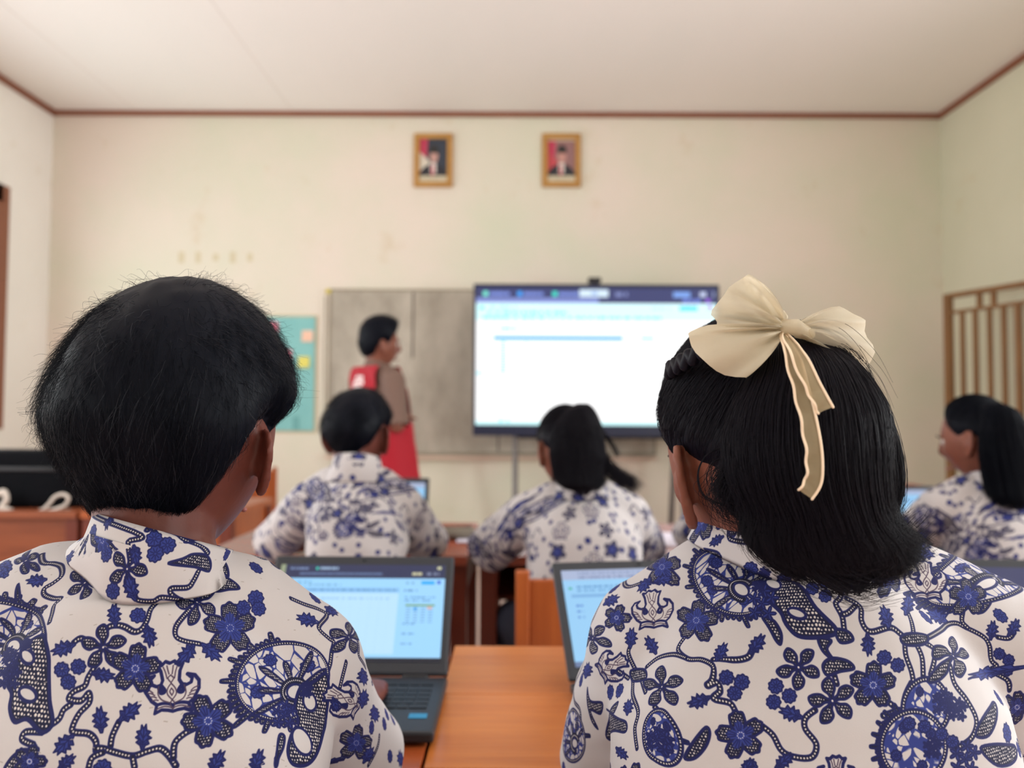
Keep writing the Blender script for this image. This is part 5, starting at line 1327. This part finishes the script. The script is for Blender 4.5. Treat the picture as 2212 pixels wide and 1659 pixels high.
girlB = dict(seated(.245, .56), seed=5, label='girl nearest the camera on the right in batik shirt, hair tied under a large bow',
    N=(.232, .655, .994), C=(.212, .665, 1.086), turn=(13, 14, -9), s=1.0, neck=.046, ear_out=32, ear_z=-.016,
    SL=(.122, .675, .922), SR=(.398, .665, .925), EL=(.105, .80, .755), ER=(.475, .80, .755), WL=(.155, .985, .745), WR=(.315, .985, .745),
    vox=.0032, svox=.0045, wide=1.08, deep=.100, sleeve=.92, sleeve_r=.056, skin=M_SKIN_B, shirt=M_BATIK_B, hairm=M_HAIR2,
    collar_axis=(.02, .26, .95), collar_off=(-.008, -.004, .020), collar=(.050, .072, .050), fall=.004,
    hair_fn=girl_hair(.010, 9000, (.06, -.72, .60), tail_B(), 15000, extra_B))
# middle row
boyC = dict(seated(-.405, 1.97), seed=7, label='boy in the middle row leaning on his desk, seen from behind left of centre',
    N=(-.405, 1.985, .960), C=(-.412, 2.03, 1.062), turn=(-14, 10, 0), s=.99, neck=.052, ear_out=42, ear_size=1.15,
    SL=(-.530, 2.02, .888), SR=(-.300, 2.02, .888), EL=(-.690, 2.20, .745), ER=(-.240, 2.22, .745), WL=(-.53, 2.44, .738), WR=(-.355, 2.42, .738),
    vox=.006, svox=.008, ssm=6, wide=1.05, sleeve=.93, sleeve_r=.060, skin=M_SKIN_A, shirt=M_BATIK_B, hairm=M_HAIR, uvoff=(.05, .02),
    collar=(.052, .066, .036), collar_off=(0, -.012, .01), hair_fn=boy_hair(thick_boy, 5000, .06, line=lambda d: boy_line(d) + .016 * sst(.3, .7, np.abs(d[:, 0])), k=7, rad=.0003, lift=.5, wild=1.2))
def tail_at(px, d, ys, widths, dp=.03, dx=()):
    n = len(ys); return [(P(px + (dx[i] if dx else 0), ys[i], d), widths[i], dp * min(1, .35 + widths[i] / .06)) for i in range(n)]
def extra_D(c):
    lock([P(1290, 980, 1.85), P(1318, 1015, 1.84), P(1345, 1035, 1.84), P(1372, 1050, 1.84)], .007, 500, c['hairm'], c['tail'], 3, rad=.0004, spread=1.4)
    lock([P(1300, 930, 1.85), P(1322, 960, 1.84), P(1336, 985, 1.84)], .002, 40, c['hairm'], c['tail'], 4, rad=.0004, spread=2)
girlD = dict(dict(seated(.195, 1.96), KL=(.0, 2.36, .50), AL=(.04, 2.30, .07)), seed=9, label='girl with loose ponytail in the middle row, centre of the room, before the big display',
    N=(.165, 1.935, .925), C=(.135, 1.98, 1.030), turn=(18, 18, 0), s=.96, neck=.046,
    SL=(.035, 1.96, .865), SR=(.285, 1.96, .870), EL=(-.075, 2.12, .745), ER=(.365, 2.16, .745), WL=(.06, 2.42, .738), WR=(.28, 2.44, .738),
    vox=.006, svox=.008, ssm=6, wide=1.1, sleeve=.95, sleeve_r=.064, skin=M_SKIN_B, shirt=M_BATIK_B, hairm=M_HAIR2, uvoff=(.36, .05),
    collar=(.050, .064, .03), hair_fn=girl_hair(.010, 3000, (.05, -.62, .75), tail_at(1250, 1.84, (872, 890, 930, 980, 1020, 1045, 1062), (.012, .036, .060, .066, .060, .048, .02), .045, (8, 4, -2, -2, 0, 4, 10)), 4500, extra_D, rad=.0004, flip=.02))
studentE = dict(seated(.665, 2.0), seed=13, label='student mostly hidden behind the nearest girl, only a batik sleeve showing past her neck',
    N=(.665, 2.06, .955), C=(.675, 2.10, 1.050), turn=(0, 16, 0), s=.95, SL=(.545, 2.09, .885), SR=(.79, 2.09, .885), EL=(.500, 2.20, .760), ER=(.86, 2.22, .75), WL=(.60, 2.46, .738), WR=(.76, 2.46, .738),
    vox=.008, svox=.009, ssm=6, wide=1.05, sleeve=.93, sleeve_r=.060, skin=M_SKIN_A, shirt=M_BATIK_A, hairm=M_HAIR, uvoff=(.2, 0), hair_fn=boy_hair(thick_boy, 1200, .05, k=6, rad=.0004))
girlF = dict(seated(1.28, 1.97), seed=15, label='girl with smooth high ponytail at the right edge, face turned left to her laptop',
    N=(1.245, 2.005, .945), C=(1.225, 2.045, 1.060), turn=(38, 12, 0), s=.98, neck=.045,
    SL=(1.115, 2.02, .880), SR=(1.365, 2.02, .880), EL=(1.085, 2.18, .745), ER=(1.44, 2.18, .75), WL=(1.23, 2.40, .738), WR=(1.36, 2.42, .738),
    vox=.006, svox=.008, ssm=6, wide=1.08, sleeve=.93, sleeve_r=.060, skin=M_SKIN_B, shirt=M_BATIK_B, hairm=M_HAIR, uvoff=(.15, .06),
    collar=(.050, .064, .03), hair_fn=girl_hair(.010, 3000, (.25, -.6, .72), tail_at(2165, 1.93, (872, 890, 930, 980, 1030, 1075, 1100), (.015, .04, .058, .064, .06, .05, .02), .045, (-18, -6, 4, 10, 14, 20, 24)), 3500, rad=.0004, flip=.02))
PEOPLE = [boyA, girlB, boyC, girlD, studentE, girlF]
for c in PEOPLE: person(c)
# the standing teacher, arms folded, looking at the display
def thick_man(d): return .024 + .026 * sst(.1, .8, d[:, 2]) + .012 * sst(.2, .9, d[:, 1]) * sst(.2, .6, d[:, 2])
manT = dict(seed=21, label='standing young man in red vest over brown shirt, facing the big display', N=(-.725, 4.0, 1.345), C=(-.700, 4.0, 1.478), turn=(-66, 2, 0), s=1.06, neck=.05,
    SL=(-.835, 4.125, 1.285), SR=(-.615, 3.875, 1.285), EL=(-.76, 4.24, 1.05), ER=(-.585, 3.83, 1.06), WL=(-.630, 4.07, 1.12), WR=(-.595, 4.01, 1.07), HL=(.5, -.85, .05), HR=(-.6, .8, .05), palm=(-.75, -.66, 0), curl=.7,
    H=(-.665, 4.0, .86), KL=(-.665, 4.085, .46), KR=(-.645, 3.915, .46), AL=(-.70, 4.085, .07), AR=(-.68, 3.915, .07), feet=(.93, .36, 0),
    vox=.007, svox=.008, ssm=6, deep=.105, wide=.95, sleeve=1.0, sleeve_r=.056, skin=M_SKIN_B, shirt=M_BROWN, hairm=M_HAIR, collar=(.052, .066, .04), fold=.003,
    collar_axis=(.2, .05, .95), hair_fn=boy_hair(thick_man, 2500, .06, k=7, rad=.0005))
person(manT)
vm = shirt_mesh(dict(manT, wide=.92), grow=.026, sleeves=False, t0=-.22)
bm = bmesh.new(); bm.from_mesh(vm)      # armholes
Ax = (V(manT['SR']) - V(manT['SL'])).normalized(); mid = (V(manT['SR']) + V(manT['SL'])) / 2
for sg in (1, -1):
    fs = [f for f in bm.faces if f.calc_center_median().z > 1.085]
    bmesh.ops.bisect_plane(bm, geom=list({v for f in fs for v in f.verts}) + list({e for f in fs for e in f.edges}) + fs, plane_co=mid + Ax * sg * .128, plane_no=Ax * sg, clear_outer=True)
bmesh.ops.bisect_plane(bm, geom=bm.verts[:] + bm.edges[:] + bm.faces[:], plane_co=V(manT['N']) + V((0, 0, .02)), plane_no=V((0, 0, 1)), clear_outer=True)
bm.to_mesh(vm); bm.free(); vm.materials.append(M_RED)
vo = link(bpy.data.objects.new('vest', vm), manT['root']); vo.matrix_parent_inverse = Matrix.Translation(-manT['root'].location)
sd = vo.modifiers.new('cloth', 'SOLIDIFY'); sd.thickness = .003
# white print on the back of the vest
mb = MB(); fw = V((0, 0, 1)).cross(Ax).normalized(); bk = mid - fw * .17
for row, (z, n) in enumerate(((1.318, 4), (1.288, 5), (1.258, 4))):
    for k in range(n):
        c = bk + Ax * ((k - n / 2 + .5) * .027); mb.box((c.x - .009, c.y - .009, z), (c.x + .009, c.y + .009, z + .02))
bmesh_tmp = mb.obj('vest_print', mat('print_white', srgb(232, 214, 214), .7), vo)
bmesh_tmp.matrix_parent_inverse = Matrix.Identity(4)
sw = bmesh_tmp.modifiers.new('fit', 'SHRINKWRAP'); sw.target = vo; sw.offset = .0015
mb = MB(); w0 = lerp(manT['ER'], manT['WR'], .82); mb.tube([w0 - V((.002, .012, 0)), w0 + V((.002, .012, 0))], .031, 16, False); o = mb.obj('wrist_watch', M_BLACK2, None, True); tag(o, 'dark watch on the forearm of the standing man', 'watch')

# ================================================================ THE BOW
def gauze(name, col, alpha, rough=.6):
    m = mat(name, col, rough, .3); N, L, b = nodes(m); out = N['Material Output']
    tr = N.new('ShaderNodeBsdfTranslucent'); tr.inputs[0].default_value = col; tp = N.new('ShaderNodeBsdfTransparent'); tp.inputs[0].default_value = (1, .97, .92, 1)
    m1 = N.new('ShaderNodeMixShader'); m1.inputs[0].default_value = .45; m2 = N.new('ShaderNodeMixShader'); m2.inputs[0].default_value = alpha
    L.new(b.outputs[0], m1.inputs[1]); L.new(tr.outputs[0], m1.inputs[2]); L.new(tp.outputs[0], m2.inputs[1]); L.new(m1.outputs[0], m2.inputs[2]); L.new(m2.outputs[0], out.inputs[0])
    tc = N.new('ShaderNodeTexCoord'); n = N.new('ShaderNodeTexNoise'); n.inputs['Scale'].default_value = 60; n.inputs['Detail'].default_value = 6
    L.new(tc.outputs['Object'], n.inputs['Vector']); bp = N.new('ShaderNodeBump'); bp.inputs['Strength'].default_value = .25; bp.inputs['Distance'].default_value = .004
    L.new(n.outputs['Fac'], bp.inputs['Height']); L.new(bp.outputs[0], b.inputs['Normal']); L.new(bp.outputs[0], tr.inputs['Normal'])
    return m
M_ORG = gauze('organza_cream', srgb(230, 220, 198), .82); M_ORG2 = gauze('organza_thin', srgb(228, 219, 200), .58)
M_RIB = gauze('ribbon_sheer', srgb(190, 172, 138), .75); M_RIBE = mat('ribbon_edge', srgb(232, 208, 180), .6)
BD = .532
knot = P(1700, 712, BD)
bow = empty('hair_bow', knot); tag(bow, 'large cream organza bow with two ribbon tails in the near girl\'s hair', 'hair bow')
bow_inv = Matrix.Translation(-knot)
def lobe(name, root_pts, outline, puff, m, seed, n=26, r=16, folds=5, amp=.0085):
    """gathered loop: radiates from the knot to a rounded outer edge, front and back layer"""
    o = [np.array(P(x, y, BD + dz)) for x, y, dz in outline]; o = np.array(smooth3(o, 8)); src = np.linspace(0, 1, len(o))
    g = [np.array(P(x, y, BD)) for x, y in root_pts]; mb = MB(); rg = np.random.default_rng(seed); ph = rg.random(4) * 6
    for side in (-1, 1):
        rows = []
        for i in range(r + 1):
            s = i / r; row = []
            for j in range(n + 1):
                t = j / n; e = np.array([np.interp(t, src, o[:, q]) for q in range(3)]); b = g[0] * (1 - t) + g[1] * t
                p = b * (1 - s) + e * s
                bul = math.sin(math.pi * min(1, s * .98 + .02)) ** .7 * (math.sin(math.pi * (.08 + .84 * t)) ** .6)
                fo = amp * math.sin(folds * math.pi * t * 2 + ph[0] + .8 * s) * (1 - s * .55) * min(1, s * 4) + .5 * amp * math.sin(11 * t * math.pi + ph[1] + 3 * s) * min(1, s * 4)
                p = p + np.array([0, side * (puff * bul) + fo, 0]); row.append(tuple(p))
            rows.append(row)
        mb.rings(rows, cap=False, closed=False)
    ob = mb.obj(name, m, bow, True); ob.matrix_parent_inverse = bow_inv; return ob
lobe('loop', ((1690, 700), (1698, 712)), ((1700, 692, .01), (1668, 655, .012), (1636, 614, .014), (1613, 598, .016), (1608, 598, .016), (1575, 622, .014), (1545, 660, .012), (1542, 690, .008), (1558, 716, .0), (1640, 716, -.004)), .014, M_ORG2, 1)
lobe('loop', ((1690, 706), (1692, 724)), ((1640, 706, .0), (1580, 700, .0), (1530, 702, .002), (1492, 716, .004), (1487, 724, .003), (1490, 734, .002), (1503, 762, -.002), (1530, 790, -.006), (1570, 810, -.010), (1604, 816, -.012), (1611, 814, -.012), (1625, 796, -.010), (1655, 752, -.006), (1680, 733, -.003)), .015, M_ORG, 2)
lobe('loop', ((1712, 700), (1716, 722)), ((1738, 692, .012), (1770, 672, .016), (1815, 662, .020), (1856, 684, .024), (1870, 706, .026), (1882, 745, .028), (1878, 790, .030), (1862, 815, .032), (1820, 800, .030), (1775, 765, .022), (1740, 735, .012)), .014, M_ORG2, 3)
mb = MB(); mb.tube([P(1683, 718, BD), P(1697, 705, BD - .006), P(1715, 706, BD - .006), P(1745, 722, BD + .002)], [.0045, .0062, .0066, .0050], 16, flat=.8); kn = mb.obj('knot', M_ORG, bow, True); kn.matrix_parent_inverse = bow_inv
def ribbon(pts, wpx, twist=0):
    c = np.array(smooth3([np.array(P(x, y, d - (.007 if d < .52 else 0))) for x, y, d in pts], 6)); n = len(c); L, R_ = [], []
    for i in range(n):
        d = c[min(n - 1, i + 1)] - c[max(0, i - 1)]; d /= np.linalg.norm(d); l = np.cross(d, np.array([0, 1, 0])); l /= np.linalg.norm(l)
        w = np.interp(i / (n - 1), [0, .12, 1], [.35, 1, 1]) * wpx / F * BD / 2
        L.append(c[i] - l * w + np.array([0, .0015 * math.sin(i * .9), 0])); R_.append(c[i] + l * w)
    mb = MB(); mid = [(a + b) / 2 + np.array([0, .0012, 0]) for a, b in zip(L, R_)]
    mb.rings([[tuple(a), tuple(b), tuple(d)] for a, b, d in zip(L, mid, R_)], cap=False, closed=False)
    t = mb.obj('tail', M_RIB, bow, True); t.matrix_parent_inverse = bow_inv
    for e in (L, R_):
        mb = MB(); mb.tube([tuple(p) for p in e], .00085, 6); x = mb.obj('ribbon_edge', M_RIBE, t, True); x.matrix_parent_inverse = Matrix.Identity(4)
        x.matrix_parent_inverse = (Matrix.Translation(knot) @ bow_inv).inverted()
ribbon(((1692, 722, .526), (1712, 770, .500), (1728, 830, .490), (1743, 890, .481), (1755, 950, .476), (1760, 1000, .474), (1757, 1040, .473), (1740, 1068, .473)), 30)
ribbon(((1696, 720, .526), (1725, 768, .496), (1752, 825, .486), (1770, 860, .481), (1784, 886, .479)), 30)
